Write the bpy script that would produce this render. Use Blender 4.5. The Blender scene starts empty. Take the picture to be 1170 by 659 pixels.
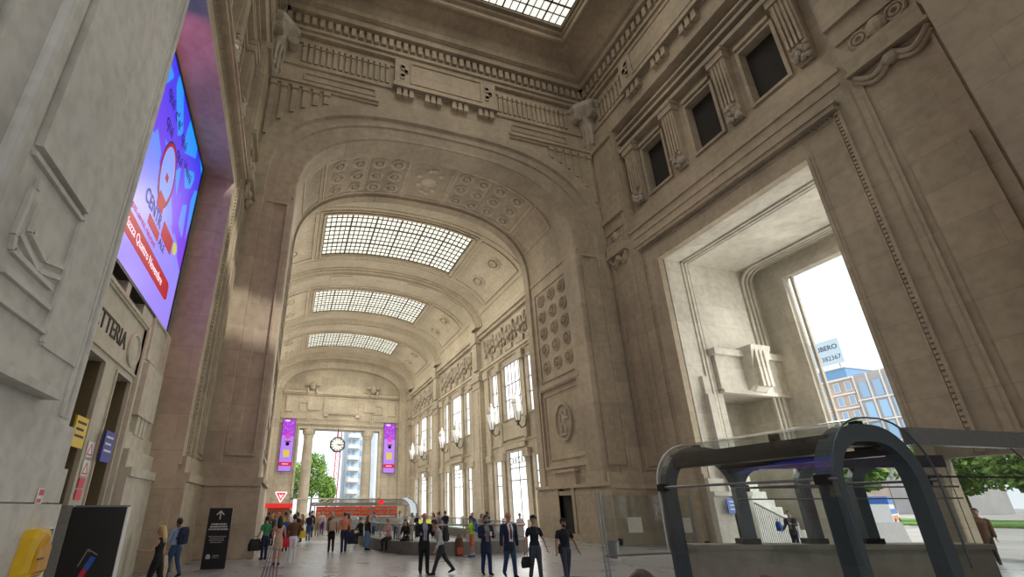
import bpy, bmesh, math, random
from math import sin, cos, pi, radians, sqrt
from mathutils import Vector, Matrix
from mathutils.bvhtree import BVHTree
random.seed(7)
COL = bpy.context.scene.collection
SC = bpy.context.scene

# ------------------------------------------------------------------ materials
MATS = {}
def _new(name):
    m = bpy.data.materials.new(name); m.use_nodes = True
    nt = m.node_tree; b = nt.nodes['Principled BSDF']
    return m, nt, b
def stone(name, col, var=.18, rough=.75, scale=.35, joint=0.0, jh=1.15, jw=2.3, bump=.12, stain=0.35):
    if name in MATS: return MATS[name]
    m, nt, b = _new(name); N = nt.nodes; L = nt.links
    tc = N.new('ShaderNodeNewGeometry')
    n1 = N.new('ShaderNodeTexNoise'); n1.inputs['Scale'].default_value = scale; n1.inputs['Detail'].default_value = 6; n1.inputs['Roughness'].default_value = .62
    n2 = N.new('ShaderNodeTexNoise'); n2.inputs['Scale'].default_value = scale*9; n2.inputs['Detail'].default_value = 5
    mp = N.new('ShaderNodeMapping'); mp.inputs['Scale'].default_value = (1, 1, .45)
    L.new(tc.outputs['Position'], mp.inputs['Vector']); L.new(mp.outputs['Vector'], n1.inputs['Vector']); L.new(tc.outputs['Position'], n2.inputs['Vector'])
    r = N.new('ShaderNodeValToRGB')
    d = [c*(1-var*1.3) for c in col]; l = [min(1, c*(1+var*.55)) for c in col]
    r.color_ramp.elements[0].position = .32; r.color_ramp.elements[0].color = (*d, 1)
    r.color_ramp.elements[1].position = .66; r.color_ramp.elements[1].color = (*l, 1)
    L.new(n1.outputs['Fac'], r.inputs['Fac'])
    mx = N.new('ShaderNodeMixRGB'); mx.blend_type = 'MULTIPLY'; mx.inputs['Fac'].default_value = stain
    r2 = N.new('ShaderNodeValToRGB'); r2.color_ramp.elements[0].position = .35; r2.color_ramp.elements[0].color = (.62, .6, .56, 1); r2.color_ramp.elements[1].position = .6
    L.new(n2.outputs['Fac'], r2.inputs['Fac']); L.new(r.outputs['Color'], mx.inputs['Color1']); L.new(r2.outputs['Color'], mx.inputs['Color2'])
    out = mx.outputs['Color']
    if joint > 0:
        sp = N.new('ShaderNodeSeparateXYZ'); L.new(tc.outputs['Position'], sp.inputs['Vector'])
        def mth(op, a, b_):
            k = N.new('ShaderNodeMath'); k.operation = op
            for i, q in enumerate((a, b_)):
                if q is None: continue
                if isinstance(q, (int, float)): k.inputs[i].default_value = q
                else: L.new(q, k.inputs[i])
            return k.outputs[0]
        zz = mth('DIVIDE', sp.outputs['Z'], jh)
        fr = mth('FRACT', zz, None)
        j1 = mth('LESS_THAN', fr, .016/jh)
        s = mth('ADD', sp.outputs['X'], sp.outputs['Y'])
        off = mth('MULTIPLY', mth('FLOOR', zz, None), jw*.5)
        j2 = mth('LESS_THAN', mth('FRACT', mth('DIVIDE', mth('ADD', s, off), jw), None), .012/jw)
        jj = mth('MULTIPLY', mth('MAXIMUM', j1, j2), joint)
        # a slightly different tone for each block
        wn = N.new('ShaderNodeTexWhiteNoise'); wn.noise_dimensions = '2D'
        cb = N.new('ShaderNodeCombineXYZ'); L.new(mth('FLOOR', zz, None), cb.inputs[0]); L.new(mth('FLOOR', mth('DIVIDE', mth('ADD', s, off), jw), None), cb.inputs[1])
        L.new(cb.outputs[0], wn.inputs['Vector'])
        tone = mth('ADD', mth('MULTIPLY', wn.outputs['Value'], .16), .88)
        m3 = N.new('ShaderNodeMixRGB'); m3.blend_type = 'MULTIPLY'; m3.inputs['Fac'].default_value = 1
        L.new(out, m3.inputs['Color1']); L.new(tone, m3.inputs['Color2'])
        m4 = N.new('ShaderNodeMixRGB'); m4.inputs['Color2'].default_value = (*[c*.35 for c in col], 1)
        L.new(jj, m4.inputs['Fac']); L.new(m3.outputs['Color'], m4.inputs['Color1']); out = m4.outputs['Color']
    L.new(out, b.inputs['Base Color'])
    b.inputs['Roughness'].default_value = rough
    bp = N.new('ShaderNodeBump'); bp.inputs['Strength'].default_value = bump; bp.inputs['Distance'].default_value = .05
    L.new(n2.outputs['Fac'], bp.inputs['Height']); L.new(bp.outputs['Normal'], b.inputs['Normal'])
    MATS[name] = m; return m
def plain(name, col, rough=.6, metal=0.0, var=.08, scale=14):
    if name in MATS: return MATS[name]
    m, nt, b = _new(name); N = nt.nodes; L = nt.links
    tc = N.new('ShaderNodeTexCoord'); n = N.new('ShaderNodeTexNoise'); n.inputs['Scale'].default_value = scale; n.inputs['Detail'].default_value = 4
    L.new(tc.outputs['Object'], n.inputs['Vector'])
    r = N.new('ShaderNodeValToRGB'); r.color_ramp.elements[0].position = .3; r.color_ramp.elements[1].position = .7
    r.color_ramp.elements[0].color = (*[c*(1-var) for c in col], 1); r.color_ramp.elements[1].color = (*[min(1, c*(1+var)) for c in col], 1)
    L.new(n.outputs['Fac'], r.inputs['Fac']); L.new(r.outputs['Color'], b.inputs['Base Color'])
    b.inputs['Roughness'].default_value = rough; b.inputs['Metallic'].default_value = metal
    MATS[name] = m; return m
def emit(name, col, strength=1.0, base=None):
    if name in MATS: return MATS[name]
    m, nt, b = _new(name)
    b.inputs['Base Color'].default_value = (*(base or [c*.3 for c in col]), 1)
    b.inputs['Emission Color'].default_value = (*col, 1); b.inputs['Emission Strength'].default_value = strength
    b.inputs['Roughness'].default_value = .4
    MATS[name] = m; return m
def glass(name, tint=(.9, .95, .95), refl=.10, rough=.02):
    # thin sheet glass: mostly see-through, with a mirror sheen that grows at grazing angles
    if name in MATS: return MATS[name]
    m = bpy.data.materials.new(name); m.use_nodes = True; nt = m.node_tree; N = nt.nodes; L = nt.links
    N.remove(N['Principled BSDF'])
    t = N.new('ShaderNodeBsdfTransparent'); t.inputs['Color'].default_value = (*tint, 1)
    g = N.new('ShaderNodeBsdfGlossy'); g.inputs['Roughness'].default_value = rough; g.inputs['Color'].default_value = (.95, .97, 1, 1)
    lw = N.new('ShaderNodeLayerWeight'); lw.inputs['Blend'].default_value = .5; pw = N.new('ShaderNodeMath'); pw.operation = 'POWER'; pw.inputs[1].default_value = 4; ma = N.new('ShaderNodeMath'); ma.operation = 'MULTIPLY_ADD'; ma.inputs[1].default_value = .75; ma.inputs[2].default_value = refl*.5; L.new(lw.outputs['Facing'], pw.inputs[0]); L.new(pw.outputs[0], ma.inputs[0])
    mx = N.new('ShaderNodeMixShader'); L.new(ma.outputs[0], mx.inputs['Fac']); L.new(t.outputs[0], mx.inputs[1]); L.new(g.outputs[0], mx.inputs[2])
    L.new(mx.outputs[0], N['Material Output'].inputs['Surface'])
    MATS[name] = m; return m

# ------------------------------------------------------------------ mesh builder
class MB:
    def __init__(s): s.v = []; s.f = []; s.m = []; s.mi = 0
    def add(s, vs, fs):
        o = len(s.v); s.v += [tuple(v) for v in vs]; s.f += [tuple(i+o for i in f) for f in fs]; s.m += [s.mi]*len(fs); return s
    def poly(s, pts): return s.add(pts, [tuple(range(len(pts)))])
    def hexa(s, c): # 8 corners: bottom ring 0-3, top ring 4-7
        return s.add(c, [(0, 3, 2, 1), (4, 5, 6, 7), (0, 1, 5, 4), (1, 2, 6, 5), (2, 3, 7, 6), (3, 0, 4, 7)])
    def box(s, x0, x1, y0, y1, z0, z1):
        return s.hexa([(x0, y0, z0), (x1, y0, z0), (x1, y1, z0), (x0, y1, z0), (x0, y0, z1), (x1, y0, z1), (x1, y1, z1), (x0, y1, z1)])
    def pbox(s, P, u0, u1, z0, z1, d0, d1):
        return s.hexa([P(u0, z0, d0), P(u1, z0, d0), P(u1, z0, d1), P(u0, z0, d1), P(u0, z1, d0), P(u1, z1, d0), P(u1, z1, d1), P(u0, z1, d1)])
    def bar(s, p0, p1, w, h, up=(0, 0, 1)):
        p0 = Vector(p0); p1 = Vector(p1); d = (p1-p0).normalized(); a = d.cross(Vector(up))
        if a.length < 1e-4: a = d.cross(Vector((1, 0, 0)))
        a.normalize(); b = a.cross(d); a *= w/2; b *= h/2
        return s.hexa([p0-a-b, p0+a-b, p0+a+b, p0-a+b, p1-a-b, p1+a-b, p1+a+b, p1-a+b])
    def loft(s, rings, closed=True, cap=True):
        n = len(rings[0]); vs = [p for r in rings for p in r]; fs = []
        for i in range(len(rings)-1):
            for j in range(n if closed else n-1):
                k = (j+1) % n; fs.append((i*n+j, i*n+k, (i+1)*n+k, (i+1)*n+j))
        if cap and closed: fs += [tuple(range(n))[::-1], tuple((len(rings)-1)*n+j for j in range(n))]
        return s.add(vs, fs)
    def tube(s, p0, p1, r0, r1=None, n=10, cap=True):
        r1 = r0 if r1 is None else r1; p0 = Vector(p0); p1 = Vector(p1); d = (p1-p0)
        if d.length < 1e-6: return s
        d.normalize(); a = d.orthogonal().normalized(); b = d.cross(a)
        R = lambda p, r: [p+(a*cos(2*pi*k/n)+b*sin(2*pi*k/n))*r for k in range(n)]
        return s.loft([R(p0, r0), R(p1, r1)], True, cap)
    def path(s, pts, r, n=8):
        pts = [Vector(p) for p in pts]; rings = []; a = None
        for i, p in enumerate(pts):
            d = (pts[min(i+1, len(pts)-1)]-pts[max(i-1, 0)]).normalized()
            if a is None: a = d.orthogonal().normalized()
            a = (a-d*a.dot(d)).normalized(); b = d.cross(a); rr = r[i] if isinstance(r, (list, tuple)) else r
            rings.append([p+(a*cos(2*pi*k/n)+b*sin(2*pi*k/n))*rr for k in range(n)])
        return s.loft(rings)
    def strip(s, pts, w, h, up): # flat bar swept along a path; up = fixed width axis
        up = Vector(up); pts = [Vector(p) for p in pts]; rings = []
        for i, p in enumerate(pts):
            d = (pts[min(i+1, len(pts)-1)]-pts[max(i-1, 0)]).normalized(); b = d.cross(up).normalized()
            rings.append([p-up*w/2-b*h/2, p+up*w/2-b*h/2, p+up*w/2+b*h/2, p-up*w/2+b*h/2])
        return s.loft(rings)
    def lathe(s, prof, c=(0, 0, 0), n=20, ax=(0, 0, 1), cap=True):
        ax = Vector(ax).normalized(); a = ax.orthogonal().normalized(); b = ax.cross(a); c = Vector(c)
        return s.loft([[c+ax*z+(a*cos(2*pi*k/n)+b*sin(2*pi*k/n))*max(r, .0005) for k in range(n)] for r, z in prof], True, cap)
    def ell(s, c, r, n=14, m=8, rot=None):
        c = Vector(c); rings = []
        for i in range(m+1):
            t = pi*i/m; rr = max(sin(t), .003); ring = []
            for k in range(n):
                q = Vector((r[0]*rr*cos(2*pi*k/n), r[1]*rr*sin(2*pi*k/n), -r[2]*cos(t)))
                if rot: q = rot @ q
                ring.append(c+q)
            rings.append(ring)
        return s.loft(rings)
    def frame(s, P, u0, u1, z0, z1, w, d0, d1, bottom=True):
        s.pbox(P, u0-w, u0, z0-(w if bottom else 0), z1+w, d0, d1); s.pbox(P, u1, u1+w, z0-(w if bottom else 0), z1+w, d0, d1)
        s.pbox(P, u0, u1, z1, z1+w, d0, d1)
        if bottom: s.pbox(P, u0, u1, z0-w, z0, d0, d1)
        return s
    def wall(s, P, u0, u1, z0, z1, holes, dft=.6):
        us = sorted({u0, u1, *[q for h in holes for q in h[:2]]}); zs = sorted({z0, z1, *[q for h in holes for q in h[2:4]]})
        for i in range(len(us)-1):
            for j in range(len(zs)-1):
                a, b, c, d = us[i], us[i+1], zs[j], zs[j+1]; mu = (a+b)/2; mz = (c+d)/2
                if any(h[0] < mu < h[1] and h[2] < mz < h[3] for h in holes): continue
                s.poly([P(a, c, 0), P(b, c, 0), P(b, d, 0), P(a, d, 0)])
        for h in holes:
            e = h[4] if len(h) > 4 else dft; a, b, c, d = h[:4]
            s.poly([P(a, c, 0), P(a, d, 0), P(a, d, e), P(a, c, e)]); s.poly([P(b, c, 0), P(b, d, 0), P(b, d, e), P(b, c, e)])
            s.poly([P(a, d, 0), P(b, d, 0), P(b, d, e), P(a, d, e)])
            if c > z0+.01: s.poly([P(a, c, 0), P(b, c, 0), P(b, c, e), P(a, c, e)])
        return s
    def build(s, name, mats, parent=None, smooth=False, weld=False, kind=None, label=None, cat=None, group=None, loc=None, rotz=0):
        me = bpy.data.meshes.new(name); me.from_pydata(s.v, [], s.f)
        if not isinstance(mats, (list, tuple)): mats = [mats]
        for m in mats: me.materials.append(m)
        if len(mats) > 1: me.polygons.foreach_set('material_index', s.m)
        bm = bmesh.new(); bm.from_mesh(me)
        if weld: bmesh.ops.remove_doubles(bm, verts=bm.verts, dist=1e-4)
        bmesh.ops.recalc_face_normals(bm, faces=bm.faces); bm.to_mesh(me); bm.free()
        if smooth:
            me.polygons.foreach_set('use_smooth', [True]*len(me.polygons))
        o = bpy.data.objects.new(name, me); COL.objects.link(o)
        if parent is not None: o.parent = parent
        if loc is not None: o.location = loc
        if rotz: o.rotation_euler = (0, 0, rotz)
        return tag(o, label, cat, group, kind)
def tag(o, label=None, cat=None, group=None, kind=None):
    for k, v in (('label', label), ('category', cat), ('group', group), ('kind', kind)):
        if v: o[k] = v
    return o
def thing(name, label, cat, loc=(0, 0, 0), rotz=0, group=None):
    o = bpy.data.objects.new(name, None); COL.objects.link(o); o.location = loc; o.rotation_euler = (0, 0, rotz); o.empty_display_size = .2
    return tag(o, label, cat, group)
def dup(o, loc=None, rotz=None, label=None, parent=None, group=None):
    c = o.copy(); COL.objects.link(c)
    if parent is not None: c.parent = parent
    if loc is not None: c.location = loc
    if rotz is not None: c.rotation_euler = (0, 0, rotz)
    if label: c['label'] = label
    if group: c['group'] = group
    for ch in list(o.children): dup(ch, parent=c)
    return c
def text(name, body, size, mat, parent, origin, right, up, ext=.006, align='CENTER', kind=None, bold=False, xs=1.0):
    cu = bpy.data.curves.new(name, 'FONT'); cu.body = body; cu.size = size; cu.align_x = align; cu.align_y = 'CENTER'; cu.extrude = ext
    if bold: cu.offset = size*.018
    t = bpy.data.objects.new(name, cu); COL.objects.link(t)
    dg = bpy.context.evaluated_depsgraph_get(); dg.update(); me = bpy.data.meshes.new_from_object(t.evaluated_get(dg))
    bpy.data.objects.remove(t); bpy.data.curves.remove(cu)
    r = Vector(right).normalized(); u = Vector(up).normalized(); n = r.cross(u); o_ = Vector(origin)
    for v in me.vertices: v.co = o_ + r*v.co.x*xs + u*v.co.y + n*v.co.z
    me.materials.clear(); me.materials.append(mat)
    o = bpy.data.objects.new(name, me); COL.objects.link(o); o.parent = parent
    return o
def rosette(mb, P0, U, V, N, r):
    # carved rose inside a raised octagonal rim; U, V span the surface, N looks into the room
    P0 = Vector(P0); U = Vector(U).normalized(); V = Vector(V).normalized(); N = Vector(N).normalized()
    def ring(rad, h, n=16, oct_=False):
        out = []
        for k in range(n):
            t = 2*pi*k/n+pi/8
            rr = rad
            if oct_: rr = rad*cos(pi/8)/cos(((t-pi/8+pi/8) % (pi/4))-pi/8)
            out.append(P0+U*rr*cos(t)+V*rr*sin(t)+N*h)
        return out
    mb.loft([ring(r, 0, 16, True), ring(r, .07, 16, True), ring(r*.86, .07, 16, True), ring(r*.8, -.01, 16, True), ring(r*.76, -.01)], True, False)
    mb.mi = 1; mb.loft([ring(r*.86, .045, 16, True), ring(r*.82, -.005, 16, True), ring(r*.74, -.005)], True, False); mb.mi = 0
    mb.loft([ring(r*.74, .0), ring(r*.7, .1), ring(r*.6, .11), ring(r*.55, .02)], True, False)
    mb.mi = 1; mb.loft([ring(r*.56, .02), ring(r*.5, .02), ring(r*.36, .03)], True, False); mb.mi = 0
    mb.loft([ring(r*.38, .02), ring(r*.34, .13), ring(r*.2, .15), ring(r*.16, .05), ring(r*.1, .1), ring(.01, .11)], True, False)

# colours
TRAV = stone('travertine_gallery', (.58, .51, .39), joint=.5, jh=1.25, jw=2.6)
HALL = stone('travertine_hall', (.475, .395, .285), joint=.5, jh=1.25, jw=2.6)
PLAIN = stone('travertine_plain', (.57, .515, .43), joint=0)
VAULT = stone('vault_plaster', (.64, .565, .43), joint=0, var=.12)
PIT_SHADE = stone('hollow_shade', (.25, .21, .155), joint=0, var=.2)  # darker tone that paints shade into the rosette and roundel hollows
CARV = stone('travertine_carved', (.47, .41, .325), joint=0, var=.25, scale=1.2)
COOL = stone('marble_grey', (.72, .70, .65), joint=0, var=.16, scale=.8)
DARK = plain('dark_void', (.022, .018, .014), .8)
# ------------------------------------------------------------------ camera (calibrated on the photograph's vanishing lines)
F, CX, CY, HC = 523.09, 499.09, 374.45, 1.92
yaw, pit, rol = radians(17.46), radians(21.28), radians(-.30)
fwd = Vector((sin(yaw)*cos(pit), cos(yaw)*cos(pit), sin(pit))); rt = Vector((cos(yaw), -sin(yaw), 0)); up = rt.cross(fwd)
r_ = rt*cos(rol)+up*sin(rol); u_ = up*cos(rol)-rt*sin(rol)
cd = bpy.data.cameras.new('camera'); cam = bpy.data.objects.new('camera', cd); COL.objects.link(cam)
cam.matrix_world = Matrix(((r_.x, u_.x, -fwd.x, 0), (r_.y, u_.y, -fwd.y, 0), (r_.z, u_.z, -fwd.z, HC), (0, 0, 0, 1)))
cd.sensor_width = 36; cd.lens = F/1170*36; cd.shift_x = (585-CX)/1170; cd.shift_y = (CY-329.5)/1170; cd.clip_end = 600; cd.clip_start = .05
SC.camera = cam

XC = 7.74; XR = 19.05; XL = -3.57; YF = 22.2; YB = 4.6; YM = 13.8
PR = lambda u, z, d: (XR+d, u, z)
PL = lambda u, z, d: (XL-d, u, z)
PF = lambda u, z, d: (u, YF+d, z)

# ------------------------------------------------------------------ floor
def floor_mat():
    m, nt, b = _new('floor_stone'); N = nt.nodes; L = nt.links
    g = N.new('ShaderNodeNewGeometry'); mp = N.new('ShaderNodeMapping'); mp.inputs['Rotation'].default_value = (0, 0, radians(0))
    L.new(g.outputs['Position'], mp.inputs['Vector'])
    br = N.new('ShaderNodeTexBrick'); br.offset = .5; br.inputs['Scale'].default_value = 1; br.inputs['Brick Width'].default_value = 1.6; br.inputs['Row Height'].default_value = .8
    br.inputs['Mortar Size'].default_value = .012; br.inputs['Color1'].default_value = (.30, .31, .315, 1); br.inputs['Color2'].default_value = (.38, .385, .39, 1); br.inputs['Mortar'].default_value = (.15, .15, .15, 1)
    L.new(mp.outputs['Vector'], br.inputs['Vector'])
    n = N.new('ShaderNodeTexNoise'); n.inputs['Scale'].default_value = .9; n.inputs['Detail'].default_value = 8; L.new(g.outputs['Position'], n.inputs['Vector'])
    r = N.new('ShaderNodeValToRGB'); r.color_ramp.elements[0].color = (.6, .6, .6, 1); r.color_ramp.elements[1].color = (1.15, 1.15, 1.15, 1); L.new(n.outputs['Fac'], r.inputs['Fac'])
    mx = N.new('ShaderNodeMixRGB'); mx.blend_type = 'MULTIPLY'; mx.inputs['Fac'].default_value = 1; L.new(br.outputs['Color'], mx.inputs['Color1']); L.new(r.outputs['Color'], mx.inputs['Color2'])
    L.new(mx.outputs['Color'], b.inputs['Base Color'])
    rr = N.new('ShaderNodeMapRange'); rr.inputs['To Min'].default_value = .18; rr.inputs['To Max'].default_value = .42; L.new(n.outputs['Fac'], rr.inputs['Value']); L.new(rr.outputs[0], b.inputs['Roughness'])
    return m
MB().poly([(-7, -16, 0), (26.2, -16, 0), (26.2, 84, 0), (-7, 84, 0)]).build('floor', floor_mat(), kind='structure')
t = MB()
for k in range(5): t.box(-.42+k*.1, -.36+k*.1, 9, 27, 0, .006)
t.build('trim_1', plain('tactile_strip', (.045, .04, .045), .6), kind='structure')

# ------------------------------------------------------------------ arches
NA = 44
def arch(a, b, zs, n, y, nv=6, xc=XC, zb=0.0):
    pts = [(xc-a, y, zb+(zs-zb)*k/nv) for k in range(nv)]
    for k in range(NA+1):
        th = pi-pi*k/NA; c, s = cos(th), sin(th)
        pts.append((xc+a*math.copysign(abs(c)**(2/n), c), y, zs+b*max(s, 0)**(2/n)))
    return pts+[(xc+a, y, zb+(zs-zb)*k/nv) for k in range(nv-1, -1, -1)]
def arch_z(x, a, b, zs, n):
    t = min(1, abs(x-XC)/a); return zs+b*(1-t**n)**(1/n)
def arch_wall(y0, sgn, name, da=0.0):
    Y = lambda d: y0+sgn*d
    A_ = lambda a, *r: arch(a+(da if a < 10.6 else 0), *r)
    c = [A_(11.36, 7.65, 18, 3, Y(0)), A_(11.32, 7.6, 18, 3, Y(-.14)), A_(10.5, 6.95, 18, 2.9, Y(-.14)), A_(10.42, 6.88, 18, 2.9, Y(.03)),
         A_(9.95, 6.42, 18, 2.75, Y(.03)), A_(9.9, 6.36, 18, 2.75, Y(.12)), A_(8.95, 5.62, 18, 2.6, Y(.16)), A_(8.87, 5.55, 18, 2.6, Y(.24)), A_(8.87, 5.55, 18, 2.6, Y(1.72)),
         A_(9.02, 6.15, 18, 2.6, Y(1.8)), A_(9.02, 6.15, 18, 2.6, Y(6.5)), A_(8.88, 5.98, 18, 2.6, Y(6.56)), A_(8.88, 5.98, 18, 2.6, Y(7.25)), A_(9.1, 6.2, 18, 2.55, Y(7.25)), A_(9.1, 6.2, 18, 2.55, Y(7.45)),
         A_(11.9, 9.2, 19.5, 2.4, Y(7.45))]
    m = MB().loft(c, closed=False)
    o = arch(11.36, 7.65, 18, 3, Y(0)); k0 = 6
    for i in range(len(o)-1):
        if o[i][2] >= 18 and o[i+1][2] >= 18 and abs(o[i][0]-o[i+1][0]) > 1e-4: m.poly([o[i], o[i+1], (o[i+1][0], Y(0), 31.9), (o[i][0], Y(0), 31.9)])
    return m
wf = arch_wall(YF, 1, 'wall_front')
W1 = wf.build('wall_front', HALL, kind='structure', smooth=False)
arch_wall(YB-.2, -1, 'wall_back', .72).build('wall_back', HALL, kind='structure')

# front wall: entablature, tablet, flutes, corner consoles
d = MB()
def entab(d, P, u0, u1, uc, tw, side=False):
    # frieze between z 26 and 31: bands, flutes, tablet with guttae
    d.pbox(P, u0, u1, 30.05, 30.35, -.25, 0); d.pbox(P, u0, u1, 30.35, 30.6, -.4, 0); d.pbox(P, u0, u1, 31.5, 31.95, -.75, 0); d.pbox(P, u0, u1, 30.6, 31.5, -.28, 0)
    n = int((u1-u0)/.5)
    for k in range(n):
        a = u0+(u1-u0)*(k+.5)/n; d.pbox(P, a-.15, a+.15, 30.72, 31.38, -.55, -.28)
    d.pbox(P, u0, u1, 27.45, 27.72, -.12, 0); d.pbox(P, u0, u1, 29.45, 29.6, -.1, 0)
    d.pbox(P, uc-tw, uc+tw, 27.75, 30.05, -.34, 0); d.frame(P, uc-tw+1.15, uc+tw-1.15, 28.05, 29.75, .1, -.42, -.3)
    for s in (-1, 1):
        for q in range(9):
            a = uc+s*(tw-.6)+.28*cos(q*2.1)*(.4+.1*q/2)/1.1; z = 28.9+.62*sin(q*2.1)*(.4+.07*q)
            d.mi = 1; d.pbox(P, a-.13, a+.13, z-.13, z+.13, -.43, -.3); d.mi = 0
    d.pbox(P, uc-tw-.1, uc+tw+.1, 27.5, 27.8, -.45, 0)
    for g in range(4):
        c = uc-tw+.75+(2*tw-1.5)*g/3
        for q in (-.42, 0, .42): d.pbox(P, c+q-.14, c+q+.14, 26.95, 27.5, -.3, 0); d.pbox(P, c+q-.17, c+q+.17, 26.85, 27.05, -.33, 0)
    for s in (-1, 1):
        a0 = tw+.25; a1 = (u1-u0)/2-1.75; n = int((a1-a0)/.36)
        for k in range(n):
            a = uc+s*(a0+(a1-a0)*(k+.5)/n); d.pbox(P, a-.11, a+.11, 27.85, 29.4, -.14, 0); d.pbox(P, a-.13, a+.13, 29.1, 29.4, -.2, 0)
    return d
entab(d, PF, XC-11.31, XC+11.31, XC-.05, 3.62)
for s in (-1, 1):
    a0, a1 = sorted((XC+s*11.3, XC+s*4.6)); d.pbox(PF, a0, a1, 25.95, 26.2, -.2, 0); d.pbox(PF, a0, a1, 25.75, 25.95, -.1, 0)
    a0, a1 = sorted((XC+s*9.2, XC+s*4.9)); d.frame(PF, a0, a1, 26.5, 26.95, .08, -.08, 0)
    for k in range(6): # spandrel flutes
        x = XC+s*(10.9-k*.62); zt = 25.7; zb = max(21.5, arch_z(x, 11.3, 7.65, 18, 3)+.12)
        if zb < zt-.2: d.pbox(PF, x-.16, x+.16, zb, zt, -.12, 0); d.pbox(PF, x-.2, x+.2, zt-.28, zt, -.2, 0)
d.build('carved_entablature', [HALL, CARV], W1)
def console(parent, x, y, sx, sy):
    # corner scroll bracket under the cornice
    m = MB(); dx = sx*.05; c = Vector((x, y, 0))
    A = lambda a, b, z: (x+sx*a, y+sy*b, z)
    prof = [(29.9, 1.5), (29.5, 1.5), (29.3, 1.35), (28.9, 1.0), (28.3, .75), (27.6, .62), (27.0, .7), (26.5, .62), (26.2, .45)]
    rings = [[A(0, 0, z), A(w, 0, z), A(w, w*.35, z), A(w*.35, w, z), A(0, w, z)] for z, w in prof]
    m.loft(rings)
    for ang, k in ((0, 1), (1, 0)):
        p = Vector(A(1.15 if k else .3, .3 if k else 1.15, 28.85)); ax = Vector((0, 1, 0)) if k else Vector((1, 0, 0))
        m.lathe([(.02, -.34), (.3, -.34), (.36, -.28), (.36, .28), (.3, .34), (.02, .34)], p, 16, ax)
    for q in range(3): m.bar(A(.3+.22*q, .72-.2*q, 28.2), A(.25+.2*q, .66-.18*q, 26.4), .1, .1)
    return m.build('corner_console', CARV, parent)
console(W1, XC-11.3, YF, 1, -1); console(W1, XC+11.3, YF, -1, -1)

# rosettes and panels on the arch soffit and jambs
def soff(x, y, off=0.0):
    z = arch_z(x, 9.02, 6.15, 18, 2.6); e = .01
    dz = (arch_z(x+e, 9.02, 6.15, 18, 2.6)-arch_z(x-e, 9.02, 6.15, 18, 2.6))/(2*e)
    U = Vector((1, 0, dz)).normalized(); N = Vector((dz, 0, -1)).normalized()
    return Vector((x, y, z))+N*off, U, N
def softrip(m, xs, ys, w, h=.06): # moulded rectangle on the soffit
    for y in ys:
        p = [soff(xs[0]+(xs[1]-xs[0])*k/14, y) for k in range(15)]
        rings = [[a[0]+Vector((0, -w/2, 0)), a[0]+Vector((0, w/2, 0)), a[0]+Vector((0, w/2, 0))+a[2]*h, a[0]+Vector((0, -w/2, 0))+a[2]*h] for a in p]; m.loft(rings)
    for x in xs:
        a = soff(x, 0); m.hexa([Vector((0, ys[0], 0))+a[0]-a[1]*w/2, Vector((0, ys[0], 0))+a[0]+a[1]*w/2, Vector((0, ys[0], 0))+a[0]+a[1]*w/2+a[2]*h, Vector((0, ys[0], 0))+a[0]-a[1]*w/2+a[2]*h,
                               Vector((0, ys[1], 0))+a[0]-a[1]*w/2, Vector((0, ys[1], 0))+a[0]+a[1]*w/2, Vector((0, ys[1], 0))+a[0]+a[1]*w/2+a[2]*h, Vector((0, ys[1], 0))+a[0]-a[1]*w/2+a[2]*h])
sm = MB()
for s in (-1, 1):
    xs = sorted((XC+s*1.75, XC+s*7.35)); softrip(sm, xs, (24.5, 28.35), .1); softrip(sm, sorted((XC+s*1.55, XC+s*1.62)), (24.2, 28.5), .05)
    softrip(sm, sorted((XC+s*7.6, XC+s*8.6)), (24.5, 28.35), .06)
    # inscription lines cut in the haunch panel
    for k in range(10):
        z = 21.7-k*.22; x = XC+s*8.15
        for x_ in range(9): 
            t_ = XC+s*(7.75+.075*k); a = soff(t_, 25.2+.28*x_+.1*(k % 2)); sm.ell(a[0], (.035, .1, .035), 6, 4)
softrip(sm, (XC-1.45, XC+1.45), (24.4, 28.4), .06)
for q in range(26):
    t_ = q*.7; a = soff(XC+.9*cos(t_)*(.5+.5*(q % 3)/2), 26.4+1.3*sin(t_)); sm.ell(a[0], (.26, .2, .1), 8, 5)
sm.ell(soff(XC, 26.4)[0], (.62, .5, .12), 12, 6)
sm.build('soffit_mouldings', [VAULT], W1)
for s in (-1, 1):
    for j in range(3):
        for i in range(4):
            x = XC+s*(2.55+i*1.32); y = 25.15+j*1.28; a = soff(x, y, .0); m = MB(); rosette(m, a[0], a[1], (0, 1, 0), a[2], .52); m.build('rosette', [VAULT, PIT_SHADE], W1)
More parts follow.
